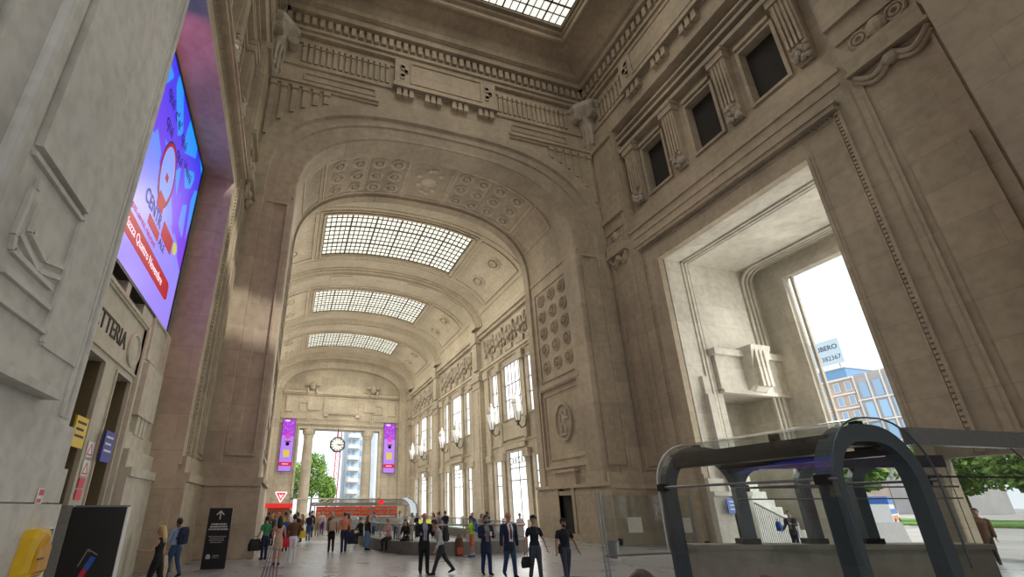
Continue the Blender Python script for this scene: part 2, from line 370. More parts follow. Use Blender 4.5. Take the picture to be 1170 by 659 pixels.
for s in (-1, 1):
    xj = XC+s*9.02; m = MB(); P = (lambda u, z, d, xj=xj, s=s: (xj+s*d, u, z))
    m.frame(P, 23.85, 28.15, 10.1, 16.8, .1, -.07, 0); m.pbox(P, 23.6, 28.4, 9.45, 9.75, -.18, 0); m.frame(P, 23.55, 28.4, 4.3, 9.35, .16, -.14, 0); m.frame(P, 23.95, 28.0, 4.75, 8.95, .06, -.06, 0)
    m.pbox(P, 22.2, 29.6, 17.7, 17.95, -.06, 0)
    # oval medallion with a carved figure
    c = Vector(P(25.9, 6.95, 0)); N_ = Vector((-s, 0, 0))
    rings = []
    for rad, h in ((1, 0), (1, .14), (.9, .16), (.84, .04), (.5, .06), (.02, .08)): rings.append([c+Vector((0, .95*rad*cos(2*pi*k/28), 1.25*rad*sin(2*pi*k/28)))+N_*h for k in range(28)])
    m.loft(rings, True, False); m.mi = 1
    for (yy, zz, ry, rz) in ((0, .1, .22, .42), (.12, .62, .17, .2), (-.3, .2, .3, .12), (.25, -.35, .14, .38), (-.2, -.45, .16, .36), (.36, .28, .12, .3), (-.4, .55, .1, .28), (.1, -.8, .4, .1)):
        m.ell(c+Vector((0, yy, zz))+N_*.06, (.1, ry, rz), 10, 6)
    m.mi = 0
    # plinth, with the small door left free
    hb = [(23.95, 25.55), (26.95, 29.75)] if s > 0 else [(21.9, 29.75)]
    if s > 0: hb = [(21.75, 25.5), (26.98, 29.75)]
    for a, b in hb: m.pbox(P, a, b, 0, 2.75, -.28, 0); m.pbox(P, a, b, 2.75, 2.9, -.2, 0)
    m.pbox(P, 21.75, 29.75, 2.9, 3.1, -.36, 0)
    if s > 0: m.pbox(P, 25.5, 26.98, 2.5, 2.75, -.28, 0); m.pbox(P, 25.1, 27.35, 3.1, 3.85, -.2, 0); m.pbox(P, 24.9, 27.55, 3.85, 4.0, -.32, 0); m.pbox(P, 25.22, 25.5, .35, 2.9, -.33, 0); m.pbox(P, 26.98, 27.26, .35, 2.9, -.33, 0)
    m.pbox(P, 21.75, 29.75, 0, .35, -.34, 0)
    m.build('jamb_panels', [HALL, CARV], W1)
    for j in range(5):
        for i in range(3):
            m = MB(); rosette(m, P(24.6+i*1.4, 11+j*1.28, 0), (0, 1, 0), (0, 0, 1), (-s, 0, 0), .52); m.build('rosette', [HALL, PIT_SHADE], W1)
    # plinth on the front face of the pier
    m = MB(); a, b = sorted((XC+s*8.75, XC+s*11.31)); m.pbox(PF, a, b, 0, 2.75, -.38, 0); m.pbox(PF, a, b, 2.75, 3.05, -.46, 0); m.pbox(PF, a, b, 0, .35, -.44, 0)
    a, b = sorted((XC+s*8.9, XC+s*11.31)); m.pbox(PF, a, b, 3.05, 3.6, -.22, 0)
    a, b = sorted((XC+s*9.25, XC+s*10.35)); m.frame(PF, a, b, 4.1, 17.2, .08, -.03, .14)
    m.build('pier_plinth', HALL, W1)
m = MB(); m.pbox(lambda u, z, d: (XC+9.02-d, u, z), 25.5, 26.98, 0, 2.5, .02, .05)
m.build('door_1', DARK, kind='structure')

# ------------------------------------------------------------------ hall side walls
def side_wall(P, name, right):
    m = MB(); O0 = 9.77 if right else 8.9
    holes = ([(6.6, 9.2, 0, 3.2, .35)] if right else [])+[(O0, 18.13, 0, 15.08, .35 if right else 1.8), (7.75, 19.95, 17.9, 26.15, .8)]
    m.wall(P, YB, YF, 0, 31.95, holes)
    P2 = lambda u, z, d: P(u, z, d+.8)
    wins = [(9.66, 11.33), (13.13, 14.8), (16.75, 18.36)]
    m.wall(P2, 7.75, 19.95, 17.9, 26.15, [(a, b, 20.0, 23.3, .45) for a, b in wins])
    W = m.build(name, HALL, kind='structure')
    e = MB(); entab(e, P, YB, YF, YM, 4.15); e.build('carved_entablature', [HALL, CARV], W)
    e = MB()
    # frame round the great opening: inner fillets, beaded line, cornice
    e.frame(P, O0, 18.13, 3.3, 15.08, .12, -.07, 0, False); e.frame(P, O0-.12, 18.25, 3.3, 15.2, .1, -.035, 0, False)
    e.frame(P, 8.5, 19.08, 3.3, 15.95, .07, -.04, 0, False)
    for k in range(72):
        z = 3.3+k*.176
        for u in (8.34, 19.19): e.pbox(P, u-.05, u+.05, z, z+.11, -.08, 0)
    for k in range(60):
        u = 8.4+k*.18; e.pbox(P, u, u+.11, 16.02, 16.12, -.1, 0)
    e.frame(P, 8.28, 19.28, 3.3, 16.05, .1, -.1, 0, False)
    e.pbox(P, 8.2, 19.35, 16.2, 16.4, -.32, 0); e.pbox(P, 8.1, 19.45, 16.4, 16.5, -.4, 0)
    e.pbox(P, 7.9, 19.7, 17.2, 17.3, -.06, 0); e.pbox(P, 7.75, 19.95, 17.75, 17.9, -.1, .1)
    e.pbox(P2, 7.75, 19.95, 17.9, 18.7, -.5, 0); e.pbox(P2, 7.75, 19.95, 18.7, 19.3, -.3, 0); e.pbox(P2, 8, 19.7, 19.3, 19.6, -.16, 0)
    for a, b in wins: e.frame(P2, a, b, 20.0, 23.3, .16, -.14, 0); e.pbox(P2, a-.1, b+.1, 23.55, 23.75, -.25, 0)
    e.pbox(P2, 7.75, 19.95, 24.25, 24.5, -.5, 0); e.pbox(P2, 7.75, 19.95, 24.5, 24.7, -.35, 0); e.pbox(P2, 7.75, 19.95, 25.0, 25.25, -.45, 0); e.pbox(P2, 7.75, 19.95, 25.4, 25.55, -.6, 0)
    # strips beside the opening
    for u0, u1 in ((4.9, 7.6), (20.05, 21.95)):
        e.pbox(P, u0, u1, 3.1, 26.15, -.12, 0); e.frame(P, u0+.35, u1-.35, 3.8, 16.6, .09, -.19, -.1); e.pbox(P, u0+.6, u1-.6, 3.9, 12.6, -.2, -.1)
        e.pbox(P, u0-.05, u1+.05, 19.6, 19.9, -.3, 0); e.pbox(P, u0-.05, u1+.05, 25.7, 26.15, -.3, 0)
    for u0, u1 in ((4.62, 6.55), (9.22, 9.72), (18.55, 22.2)) if right else ((4.62, 7.9), (18.3, 22.2)):
        e.pbox(P, u0, u1, 0, 2.75, -.3, 0); e.pbox(P, u0, u1, 2.75, 3.05, -.4, 0); e.pbox(P, u0, u1, 0, .35, -.38, 0); e.pbox(P, u0, u1, 3.05, 3.6, -.2, 0)
    e.build('wall_mouldings', HALL, W)
    # fluted consoles between the small windows
    for u in (8.85, 12.23, 15.77, 19.1):
        c = MB(); c.pbox(P2, u-.5, u+.5, 23.6, 24.25, -.62, 0); c.pbox(P2, u-.55, u+.55, 24.0, 24.25, -.7, 0)
        c.loft([[P2(u-w, z, 0), P2(u+w, z, 0), P2(u+w, z, -dd), P2(u-w, z, -dd)] for z, w, dd in ((23.6, .42, .5), (22.6, .42, .46), (21.2, .4, .36), (20.2, .38, .4), (19.75, .3, .2))])
        for q in (-.27, -.09, .09, .27): c.pbox(P2, u+q-.05, u+q+.05, 20.7, 23.5, -.55, -.3)
        c.mi = 1
        for q in range(22):
            c.ell(P2(u+random.uniform(-.36, .36), 19.8+random.random()*.85, -.4-random.random()*.08), (.13, .13, .13), 7, 5)
        c.build('fluted_console', [HALL, CARV], W)
    # cartouches on the end strips
    for u0, u1 in ((5.1, 7.4), (20.2, 21.8)):
        c = MB(); uc = (u0+u1)/2; h = (u1-u0)/2
        c.pbox(P, u0, u1, 16.95, 17.75, -.42, 0); c.pbox(P, u0-.08, u1+.08, 16.85, 17.0, -.5, 0)
        for s in (-1, 1):
            c.path([P(uc+s*h*(.95-.9*t), 16.78-.42*sin(t*pi), -.28) for t in [i/8 for i in range(9)]], .1, 8)
            c.path([P(uc+s*h*(.95-.9*t), 16.6-.42*sin(t*pi), -.2) for t in [i/8 for i in range(9)]], .09, 8)
            for q in range(3): c.path([P(uc+s*h*(.5+.13*q*cos(t)), 18.15+.16*q*sin(t)+.1, -.15) for t in [i*.7 for i in range(10)]], .07, 6)
        c.ell(P(uc, 16.6, -.25), (.2, h*.25, .25), 10, 6); c.ell(P(uc, 18.2, -.2), (.2, h*.3, .4), 10, 6)
        c.pbox(P, u0-.1, u1+.1, 18.65, 18.85, -.25, 0)
        c.build('cartouche', HALL, W)
    return W, wins, P2
WR, wins, P2R = side_wall(PR, 'wall_right', True)
WL, _, P2L = side_wall(PL, 'wall_left', False)
k = 1
for P2 in (P2R, P2L):
    for a, b in wins:
        MB().pbox(P2, a, b, 20, 23.3, .4, .45).build('window_%d' % k, DARK, kind='structure'); k += 1

# the deep porch behind the right opening
m = MB()
PFar = lambda u, z, d: (u, 18.13+d, z)
m.poly([(19.39, 9.77, 15.08), (26, 9.77, 15.08), (26, 18.13, 15.08), (19.39, 18.13, 15.08)])
m.wall(lambda u, z, d: (u, 9.77-d, z), 19.39, 26, 0, 15.08, [(19.6, 25, 0, 3.5, .3)])
m.wall(PFar, 19.35, 26.0, 0, 15.08, [(21.45, 25.75, 0, 7.5, 2.6)])
m.box(21.45, 25.75, 20.6, 20.75, 0, 7.5)
PO = lambda u, z, d: (26.0+d, u, z)
m.wall(PO, 8.5, 19.5, 0, 18, [(10.3, 16.35, 4.3, 13.95, .3), (10.3, 17.3, 0, 4.3, .3)])
m.pbox(PO, 16.02, 16.16, 0, 13.95, .1, .26)
for a_, b_ in ((16.35, 16.7), (9.95, 10.3)): m.pbox(PO, a_, b_, 4.3, 14.3, -.22, 0)
m.pbox(PO, 10.3, 16.35, 13.95, 14.3, -.22, 0); m.pbox(PO, 9.6, 17.05, 14.32, 14.6, -.1, 0); m.pbox(PO, 16.72, 17.05, 4.3, 14.3, -.1, 0)
for x, w in ((20.55, .12), (20.8, .16), (21.0, .08)): m.pbox(PFar, x, x+w, 0, 15.08, -.06, 0); m.box(x, x+w, 9.77, 18.13, 15.0, 15.08)
for x, r in ((24.9, 0), (25.15, .05), (25.4, .1)): # moulded band turning through a rounded corner on to the ceiling
    pts = [(x, 18.05-r, z) for z in (3, 8, 12, 14.1)]+[(x, 18.05-r-.95*(1-cos(t)), 14.1+.9*sin(t)) for t in (.4, .8, 1.2, pi/2)]+[(x, 17.1-q, 15.0) for q in (1, 3, 5, 7.3)]
    m.path(pts, .09, 6)
# lintel with a key scroll over the side doorway
m.pbox(PFar, 21.2, 26.0, 7.5, 9.4, -.25, 0); m.pbox(PFar, 21.0, 26.0, 9.4, 9.75, -.5, 0); m.pbox(PFar, 21.2, 26, 7.35, 7.55, -.35, 0)
m.loft([[(23.0-.0, 18.0, z), (24.4, 18.0, z), (24.4-w, 18.0-dd, z), (23.0+w, 18.0-dd, z)] for z, w, dd in ((9.95, 0, .9), (9.6, .05, .8), (8.8, .15, .6), (8.0, .2, .7), (7.5, .3, .3))])
for x in (23.3, 23.6, 23.9): m.box(x-.04, x+.1, 17.15, 17.4, 7.7, 9.7)
m.pbox(PFar, 20.1, 20.5, 0, 7.2, -.3, 0); m.pbox(PFar, 20.15, 20.45, 7.2, 8.2, -.15, 0)
for z0, z1, dd in ((0, 2.3, .3), (2.3, 2.5, .4), (2.5, 3.1, .2)): m.pbox(PFar, 19.05, 21.4, z0, z1, -dd, 0); m.pbox(PO, 17.35, 18.13, z0, z1, -dd, 0)
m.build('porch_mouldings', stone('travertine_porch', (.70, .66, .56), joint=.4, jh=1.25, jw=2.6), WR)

# ------------------------------------------------------------------ hall ceiling
m = MB(); CYM = 13.8
def rect(hx, hy, z): return [(XC-hx, CYM-hy, z), (XC+hx, CYM-hy, z), (XC+hx, CYM+hy, z), (XC-hx, CYM+hy, z)]
HX, HY = 11.31, 8.4
rs = [rect(HX-.7, HY-.7, 31.95), rect(HX-.95, HY-.95, 32.0), rect(HX-1.0, HY-1.0, 32.15), rect(HX-1.4, HY-1.05, 32.5), rect(HX-2.0, HY-1.4, 33.0), rect(HX-2.9, HY-2.2, 33.3), rect(HX-3.1, HY-2.45, 33.3), rect(HX-3.1, HY-2.45, 33.16), rect(HX-3.3, HY-2.7, 33.16), rect(HX-3.3, HY-2.7, 33.5),
      rect(HX-3.45, HY-2.95, 33.5), rect(HX-3.45, HY-2.95, 33.75), rect(HX-3.6, HY-3.2, 33.75), rect(HX-3.6, HY-3.2, 34.05)]
m.loft(rs, True, False)
for hx, hy, z in ((HX-.98, HY-.98, 32.1), (HX-3.2, HY-2.58, 33.15)):
    for a, b in zip(rect(hx, hy, z), rect(hx, hy, z)[1:]+rect(hx, hy, z)[:1]): m.bar(a, b, .12, .1)
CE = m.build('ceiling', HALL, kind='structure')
SKY1 = emit('skylight_glass', (1.0, .975, .82), 1.0, (.8, .8, .75))
hx, hy = 7.71, 5.2
MB().poly(rect(hx, hy, 34.0)).build('skylight_glass', emit('skylight_hall', (1, .985, .9), .95, (.8, .8, .75)), CE)
g = MB()
for k in range(31): x = XC-hx+2*hx*k/30; w = .1 if k % 3 == 0 else .05; g.box(x-w/2, x+w/2, CYM-hy, CYM+hy, 33.9, 33.97)
for k in range(17): y = CYM-hy+2*hy*k/16; w = .1 if k % 3 == 2 else .05; g.box(XC-hx, XC+hx, y-w/2, y+w/2, 33.9, 33.97)
LEAD = plain('skylight_leads', (.08, .075, .06), .6)
g.build('skylight_bars', LEAD, CE)

# ------------------------------------------------------------------ gallery vault
YG0, YG1 = 29.6, 78.0
BAYS = [(38.05, 34.43, 41.66), (53.5, 50.0, 57.0), (68.55, 65.2, 71.9)]
RIBS = [45.8, 61.0, 76.2]
VA, VB, VZ, VN = 11.7, 6.1, 20.1, 2.25
def vz(x): return arch_z(x, VA, VB, VZ, VN)
xs = [-VA*sin(pi/2*k/14) for k in range(14, 0, -1)]; xs = sorted(set([round(q, 3) for q in xs]+[round(-q, 3) for q in xs]+[0.0, -6.73, 6.73]))
ys = sorted({YG0, YG1, *[q for b in BAYS for q in b[1:]]})
m = MB()
for i in range(len(xs)-1):
    for j in range(len(ys)-1):
        mx_ = (xs[i]+xs[i+1])/2; my = (ys[j]+ys[j+1])/2
        if abs(mx_) < 6.73 and any(b[1] < my < b[2] for b in BAYS): continue
        a, b = XC+xs[i], XC+xs[i+1]; m.poly([(a, ys[j], vz(a)), (b, ys[j], vz(b)), (b, ys[j+1], vz(b)), (a, ys[j+1], vz(a))])
VC = m.build('ceiling', VAULT, kind='structure')
def vpt(x, y, off=0.0):
    e = .02; z = vz(x); dz = (vz(x+e)-vz(x-e))/(2*e); N = Vector((dz, 0, -1)).normalized(); return Vector((x, y, z))+N*off, Vector((1, 0, dz)).normalized(), N
def vstrip(m, x0, x1, y, w, h, n=24):
    rings = []
    for k in range(n+1):
        p, U, N = vpt(x0+(x1-x0)*k/n, y); a = Vector((0, w/2, 0)); rings.append([p-a-N*.05, p+a-N*.05, p+a+N*h, p-a+N*h])
    m.loft(rings)
def vlong(m, x, y0, y1, w, h):
    p, U, N = vpt(x, 0); U = U*w/2
    m.hexa([p+Vector((0, y0, 0))+q for q in (-U-N*.05, U-N*.05, U+N*h, -U+N*h)]+[p+Vector((0, y1, 0))+q for q in (-U-N*.05, U-N*.05, U+N*h, -U+N*h)])
r = MB()
def rib(yc):
    prof = [(-1.35, 0), (-1.35, .1), (-1.1, .12), (-1.05, .3), (-.75, .34), (-.7, .6), (.7, .6), (.75, .34), (1.05, .3), (1.1, .12), (1.35, .1), (1.35, 0)]
    n = 40; rows = []
    for dy, h in prof:
        row = []
        for k in range(n+1):
            t = -1+2*k/n; x = XC+VA*.995*sin(t*pi/2)
            p, U, N = vpt(x, yc+dy); row.append(p+N*h)
        rows.append(row)
    r.loft(rows, closed=False)
for y in RIBS+[31.2]: rib(y) if y > 32 else None
for y in RIBS: 
    for s in (-1, 1):
        for q in (3.2, 7.4): # raised tablets on the rib soffit
            x0, x1 = sorted((XC+s*q, XC+s*(q+2.4))); vstrip(r, x0, x1, y, .9, .68, 8)
r.build('vault_ribs', VAULT, VC)
for bi, (yc, y0, y1) in enumerate(BAYS):
    # coffer frame round the skylight, side panels, roundels
    f = MB(); 
    for w, o, h in ((.2, .14, .16), (.12, .5, .1)):
        for y in (y0-o, y1+o): vstrip(f, XC-6.73-o, XC+6.73+o, y, w, h)
        for s in (-1, 1): vlong(f, XC+s*(6.73+o), y0-o, y1+o, w, h)
    for s in (-1, 1):
        xa, xb = XC+s*7.6, XC+s*11.0
        for w, h, o in ((.14, .12, 0),):
            for x in (xa, xb): vlong(f, x, y0-.3, y1+.3, w, h)
            x0, x1 = sorted((xa, xb))
            for y in (y0-.3, y1+.3): vstrip(f, x0, x1, y, w, h, 8)
        vlong(f, XC+s*11.25, y0-2.4, y1+2.4, .12, .08)
    for y in (y0-1.0, y1+1.0): vstrip(f, XC-11, XC+11, y, .08, .05)
    f.build('coffer_frame', VAULT, VC)
    for s in (-1, 1):
        for q in (-1.95, 1.95):
            p, U, N = vpt(XC+s*9.45, yc+q); o_ = MB(); rosette(o_, p, U, (0, 1, 0), N, .98); o_.build('roundel', [VAULT, PIT_SHADE], VC)
    # glazing: pane, bars, reveal
    g = MB(); n = 24
    up_ = .22
    rows = [[(XC-6.73+13.46*k/n, y, vz(XC-6.73+13.46*k/n)+up_) for k in range(n+1)] for y in (y0, y1)]
    g.loft(rows, closed=False); W = g.build('window_%d' % (7+bi), SKY1, kind='structure')
    b = MB()
    NX = 30
    for k in range(NX+1):
        x = XC-6.73+13.46*k/NX; w = .15 if k % 5 == 0 else .09; z = vz(x)+.1; b.box(x-w/2, x+w/2, y0, y1, z-.03, z+.03)
    for j in range(11):
        y = y0+(y1-y0)*j/10; w = .17 if j in (3, 7) else .09
        rings = []
        for k in range(25):
            x = XC-6.73+13.46*k/24; z = vz(x)+.1; rings.append([(x, y-w/2, z-.03), (x, y+w/2, z-.03), (x, y+w/2, z+.03), (x, y-w/2, z+.03)])
        b.loft(rings)
    b.build('window_frame', LEAD, W)
    f = MB()
    for y in (y0, y1): f.loft([[(XC-6.73+13.46*k/n, y, vz(XC-6.73+13.46*k/n)-.02) for k in range(n+1)], [(XC-6.73+13.46*k/n, y, vz(XC-6.73+13.46*k/n)+.25) for k in range(n+1)]], closed=False)
    for x in (XC-6.73, XC+6.73): f.poly([(x, y0, vz(x)-.02), (x, y1, vz(x)-.02), (x, y1, vz(x)+.25), (x, y0, vz(x)+.25)])
    f.build('window_reveal', VAULT, W)

# ------------------------------------------------------------------ gallery side walls
XGR, XGL = 19.36, XC-11.62
PGR = lambda u, z, d: (XGR+d, u, z)
PGL = lambda u, z, d: (XGL-d, u, z)
WINGLASS = emit('window_glass', (1.0, 1.0, 1.0), 1.25, (.9, .9, .9))
BARM = plain('window_bars', (.30, .31, .30), .5)
wn = 10
def gallery_side(P, name, rich):
    global wn
    holes = []
    for yc, _, _ in BAYS:
        holes += [(yc-1.85, yc+1.85, 9.5, 14.75, .3), (yc-4.75, yc-3.0, 9.5, 14.5, .3), (yc+3.0, yc+4.75, 9.5, 14.5, .3)]
        holes += [(yc-1.75, yc+1.75, 0, 6.5, .3), (yc-4.7, yc-3.1, 0, 5.9, .3), (yc+3.1, yc+4.7, 0, 5.9, .3)]
    m = MB(); m.wall(P, YG0-.2, YG1, 0, 20.3, holes); W = m.build(name, TRAV, kind='structure')
    e = MB()
    # entablature and carved frieze under the vault
    e.pbox(P, YG0, YG1, 19.7, 20.2, -.5, 0); e.pbox(P, YG0, YG1, 19.35, 19.7, -.3, 0); e.pbox(P, YG0, YG1, 15.6, 15.9, -.25, 0); e.pbox(P, YG0, YG1, 15.35, 15.6, -.12, 0)
    e.pbox(P, YG0, YG1, 7.2, 7.4, -.1, 0)
    for y in RIBS+[30.2]:
        w = 1.05 if y > 31 else .6
        e.pbox(P, y-w, y+w, 0, 15.6, -.5, 0); e.pbox(P, y-w-.15, y+w+.15, 0, 1.2, -.7, 0); e.pbox(P, y-w-.1, y+w+.1, 14.6, 15.0, -.65, 0); e.pbox(P, y-w-.05, y+w+.05, 13.8, 14.0, -.58, 0)
        e.pbox(P, y-w*.6, y+w*.6, 15.9, 19.35, -.55, 0); e.pbox(P, y-w*.75, y+w*.75, 19.0, 20.2, -.7, 0); e.pbox(P, y-w*.6, y+w*.6, 1.6, 13.5, -.56, -.4)
    for yc, _, _ in BAYS:
        for a, b, z in ((yc-1.85, yc+1.85, 14.75), (yc-4.75, yc-3.0, 14.5), (yc+3.0, yc+4.75, 14.5)): e.frame(P, a, b, 9.5, z, .12, -.12, 0)
        for a, b, z in ((yc-1.75, yc+1.75, 6.5), (yc-4.7, yc-3.1, 5.9), (yc+3.1, yc+4.7, 5.9)): e.frame(P, a, b, 0, z, .14, -.12, 0, False)
        for s in (-1, 1):
            u = yc+s*2.42
            e.pbox(P, u-.34, u+.34, 0, 5.8, -.22, 0); e.pbox(P, u-.5, u+.5, 5.8, 6.5, -.5, 0); e.pbox(P, u-.46, u+.46, 0, .9, -.45, 0)
            e.pbox(P, u-.3, u+.3, 9.2, 14.4, -.18, 0); e.pbox(P, u-.46, u+.46, 14.4, 15.2, -.42, 0); e.pbox(P, u-.3, u+.3, 7.4, 9.2, -.3, 0)
            u = yc+s*5.45; e.pbox(P, u-.5, u+.5, 0, 15.3, -.25, 0); e.pbox(P, u-.6, u+.6, 5.9, 6.5, -.4, 0); e.pbox(P, u-.6, u+.6, 14.4, 15.2, -.4, 0)
        e.pbox(P, yc-2.6, yc+2.6, 7.6, 9.2, -.2, 0); e.pbox(P, yc-2.2, yc+2.2, 6.7, 7.1, -.3, 0)
        e.mi = 1
        if rich: # carved figures, garlands and masks of the frieze
            for q in (-4.6, -2.4, 0, 2.4, 4.6):
                e.ell(P(yc+q, 17.9, -.1), (.22, .62, .75), 12, 6); e.ell(P(yc+q, 18.1, -.3), (.16, .3, .4), 10, 6); e.ell(P(yc+q-.05, 17.3, -.25), (.2, .4, .3), 8, 5)
                for s in (-1, 1):
                    e.path([P(yc+q+s*(.5+.7*t), 18.3-.9*sin(t*pi)*.9, -.18) for t in [i/6 for i in range(7)]], .13, 6); e.ell(P(yc+q+s*.85, 17.0, -.15), (.16, .2, .34), 8, 5); e.ell(P(yc+q+s*1.2, 18.5, -.15), (.14, .16, .3), 8, 5)
                e.pbox(P, yc+q-.7, yc+q+.7, 16.0, 16.6, -.2, 0)
        e.mi = 0
    e.build('wall_mouldings', [TRAV, CARV], W)
    for yc, _, _ in BAYS:
        for a, b, z0, z1, main in ((yc-1.85, yc+1.85, 9.5, 14.75, 1), (yc-4.75, yc-3.0, 9.5, 14.5, 0), (yc+3.0, yc+4.75, 9.5, 14.5, 0), (yc-1.75, yc+1.75, 0, 6.5, 2), (yc-4.7, yc-3.1, 0, 5.9, 3), (yc+3.1, yc+4.7, 0, 5.9, 3)):
            g = MB(); g.poly([P(a, z0, .26), P(b, z0, .26), P(b, z1, .26), P(a, z1, .26)]); Wd = g.build('window_%d' % wn, WINGLASS, kind='structure'); wn += 1
            f = MB(); nv = {1: 5, 0: 2, 2: 2, 3: 1}[main]
            for k in range(nv+1): u = a+(b-a)*k/nv; f.pbox(P, u-.04, u+.04, z0, z1, .16, .22)
            for z in ([z0+(z1-z0)*q for q in (.0, .35, .62, 1)] if main < 2 else [z0+(z1-z0)*q for q in (.62, .78, 1)]): f.pbox(P, a, b, z-.045, z+.045, .16, .22)
            if main == 2:
                for q in range(6): u = a+(b-a)*(q+.5)/6; f.path([P(u+.26*cos(t), z1*.88+.3*sin(t), .19) for t in [i*pi/5 for i in range(11)]], .035, 5)
            f.build('window_frame', BARM, Wd)
    return W
gallery_side(PGR, 'wall_right', True)
gallery_side(PGL, 'wall_left', False)

# ------------------------------------------------------------------ far wall
PE = lambda u, z, d: (u, 78.0+d, z)
m = MB(); m.wall(PE, XGL, XGR, 0, 27, [(1.25, 14.25, 0, 13.75, 1.6)])
WE = m.build('wall_far', TRAV, kind='structure')
e = MB()
e.loft([arch(11.6, 6.05, 20.1, 2.25, 76.9), arch(10.6, 5.3, 19.6, 2.3, 76.9), arch(10.45, 5.15, 19.5, 2.3, 77.1), arch(9.75, 4.65, 19.4, 2.35, 77.1), arch(9.7, 4.6, 19.4, 2.35, 78.0)], closed=False)
e.frame(PE, 1.25, 14.25, 0, 13.75, .35, -.2, 0, False); e.frame(PE, .7, 14.8, 0, 14.3, .2, -.1, 0, False)
e.pbox(PE, -1.9, 17.4, 14.5, 14.75, -.35, 0); e.pbox(PE, -1.9, 17.4, 15.3, 15.5, -.15, 0); e.pbox(PE, -1.9, 17.4, 19.5, 19.9, -.5, 0); e.pbox(PE, -1.9, 17.4, 19.3, 19.5, -.3, 0); e.pbox(PE, -1.9, 17.4, 3.0, 3.2, -.2, 0)
for k in range(44):
    x = XC-8.6+k*.4; 
    zt = arch_z(x, 9.7, 4.6, 19.4, 2.35)-.25
    if zt > 20.2: e.pbox(PE, x-.09, x+.09, 20.1, zt, -.12, 0)
e.poly([(4.0, 77.75, 19.9), (11.5, 77.75, 19.9), (7.75, 77.75, 21.5)]); e.hexa([(4.0, 77.7, 19.9), (11.5, 77.7, 19.9), (11.5, 78, 19.9), (4, 78, 19.9), (6.6, 77.7, 21.2), (8.9, 77.7, 21.2), (8.9, 78, 21.2), (6.6, 78, 21.2)])
e.pbox(PE, 4.7, 10.8, 16.2, 19.1, -.3, 0); e.frame(PE, 5.1, 10.4, 16.5, 18.8, .12, -.4, -.25)
for s in (-1, 1):
    e.pbox(PE, XC+s*4.6-1.0, XC+s*4.6+1.0, 16.8, 18.4, -.25, 0); e.frame(PE, XC+s*5.9-.9, XC+s*5.9+.9, 16.6, 17.9, .1, -.18, 0); e.pbox(PE, XC+s*8.4-.6, XC+s*8.4+.6, 16.4, 19.0, -.3, 0)
    for q in (-.3, 0, .3): e.pbox(PE, XC+s*5.15+q-.12, XC+s*5.15+q+.12, 14.75, 16.0, -.22, 0)
    e.pbox(PE, XC+s*2.6-.35, XC+s*2.6+.35, 15.8, 16.3, -.5, 0)
    e.mi = 1 # winged head carved above the shelf
    c = Vector((XC+s*5.1, 77.4, 20.6)); e.ell(c, (.5, .4, .6), 12, 8); e.ell(c+Vector((0, -.3, -.25)), (.26, .3, .25), 10, 6); e.ell(c+Vector((0, .1, .55)), (.7, .3, .28), 10, 6)
    for q in (-1, 1):
        e.ell(c+Vector((q*.75, .1, .45)), (.5, .16, .28), 10, 6); e.ell(c+Vector((q*.7, 0, -.75)), (.2, .3, .6), 10, 6); e.ell(c+Vector((q*.2, -.38, .12)), (.09, .08, .07), 6, 4)
    e.mi = 0
for s in (-1, 1): e.pbox(PE, XC+s*9.1-.8, XC+s*9.1+.8, 0, 6.6, -.1, 0)
e.build('wall_mouldings', [TRAV, CARV], WE)
for x in (2.75, 12.35):
    c = MB(); c.lathe([(1.15, 0), (1.15, .5), (.95, .55)], (x, 78.75, 0), 4); 
    prof = [(.98, .55), (1.02, .75), (.9, .9), (.82, 1.1), (.83, 3), (.8, 8), (.7, 12.2), (.72, 12.4), (.78, 12.5), (.74, 12.7), (.95, 13.0), (1.02, 13.3), (1.02, 13.75)]
    c.lathe(prof, (x, 78.75, 0), 28); c.build('column', TRAV, WE, smooth=False)
# small lintel drop and the gap piers either side
MB().box(-4.5, 20, 79.6, 79.9, 13.75, 27).build('wall_far_outer', TRAV, kind='structure').name = 'wall_outer'

# ------------------------------------------------------------------ pier beside the camera (left) and its twin
XNJ = -1.77
PN = lambda u, z, d: (XNJ-d, u, z)
m = MB(); m.box(XNJ-2.2, XNJ, -9, YB-.02, 0, 31)
WN = m.build('wall_near', COOL, kind='structure')
e = MB()
e.pbox(PN, -8, 4.72, 0, 1.95, -.05, 0); e.pbox(PN, -8, 4.7, 1.96, 2.22, -.035, 0); e.pbox(PN, -8, 4.66, 2.22, 2.55, -.02, 0)
e.pbox(PN, -8, 4.02, 2.66, 2.72, -.12, 0)
for a, b, dd in ((4.36, 4.40, -.02), (4.47, 4.5, -.025), (3.76, 3.8, -.02)): e.pbox(PN, a, b, 2.6 if a > 4 else 3.0, 31, dd, 0)
e.pbox(PN, 2.98, 3.755, 4.1, 31, -.05, 0); e.pbox(PN, 2.35, 2.88, 2.8, 31, -.05, 0); e.tube(PN(2.7, 2.8, -.06), PN(2.7, 31, -.06), .055, .055, 12); e.pbox(PN, 1.2, 2.2, 2.8, 31, -.07, 0); e.pbox(PN, 3.81, 4.355, 3.0, 31, -.015, 0)
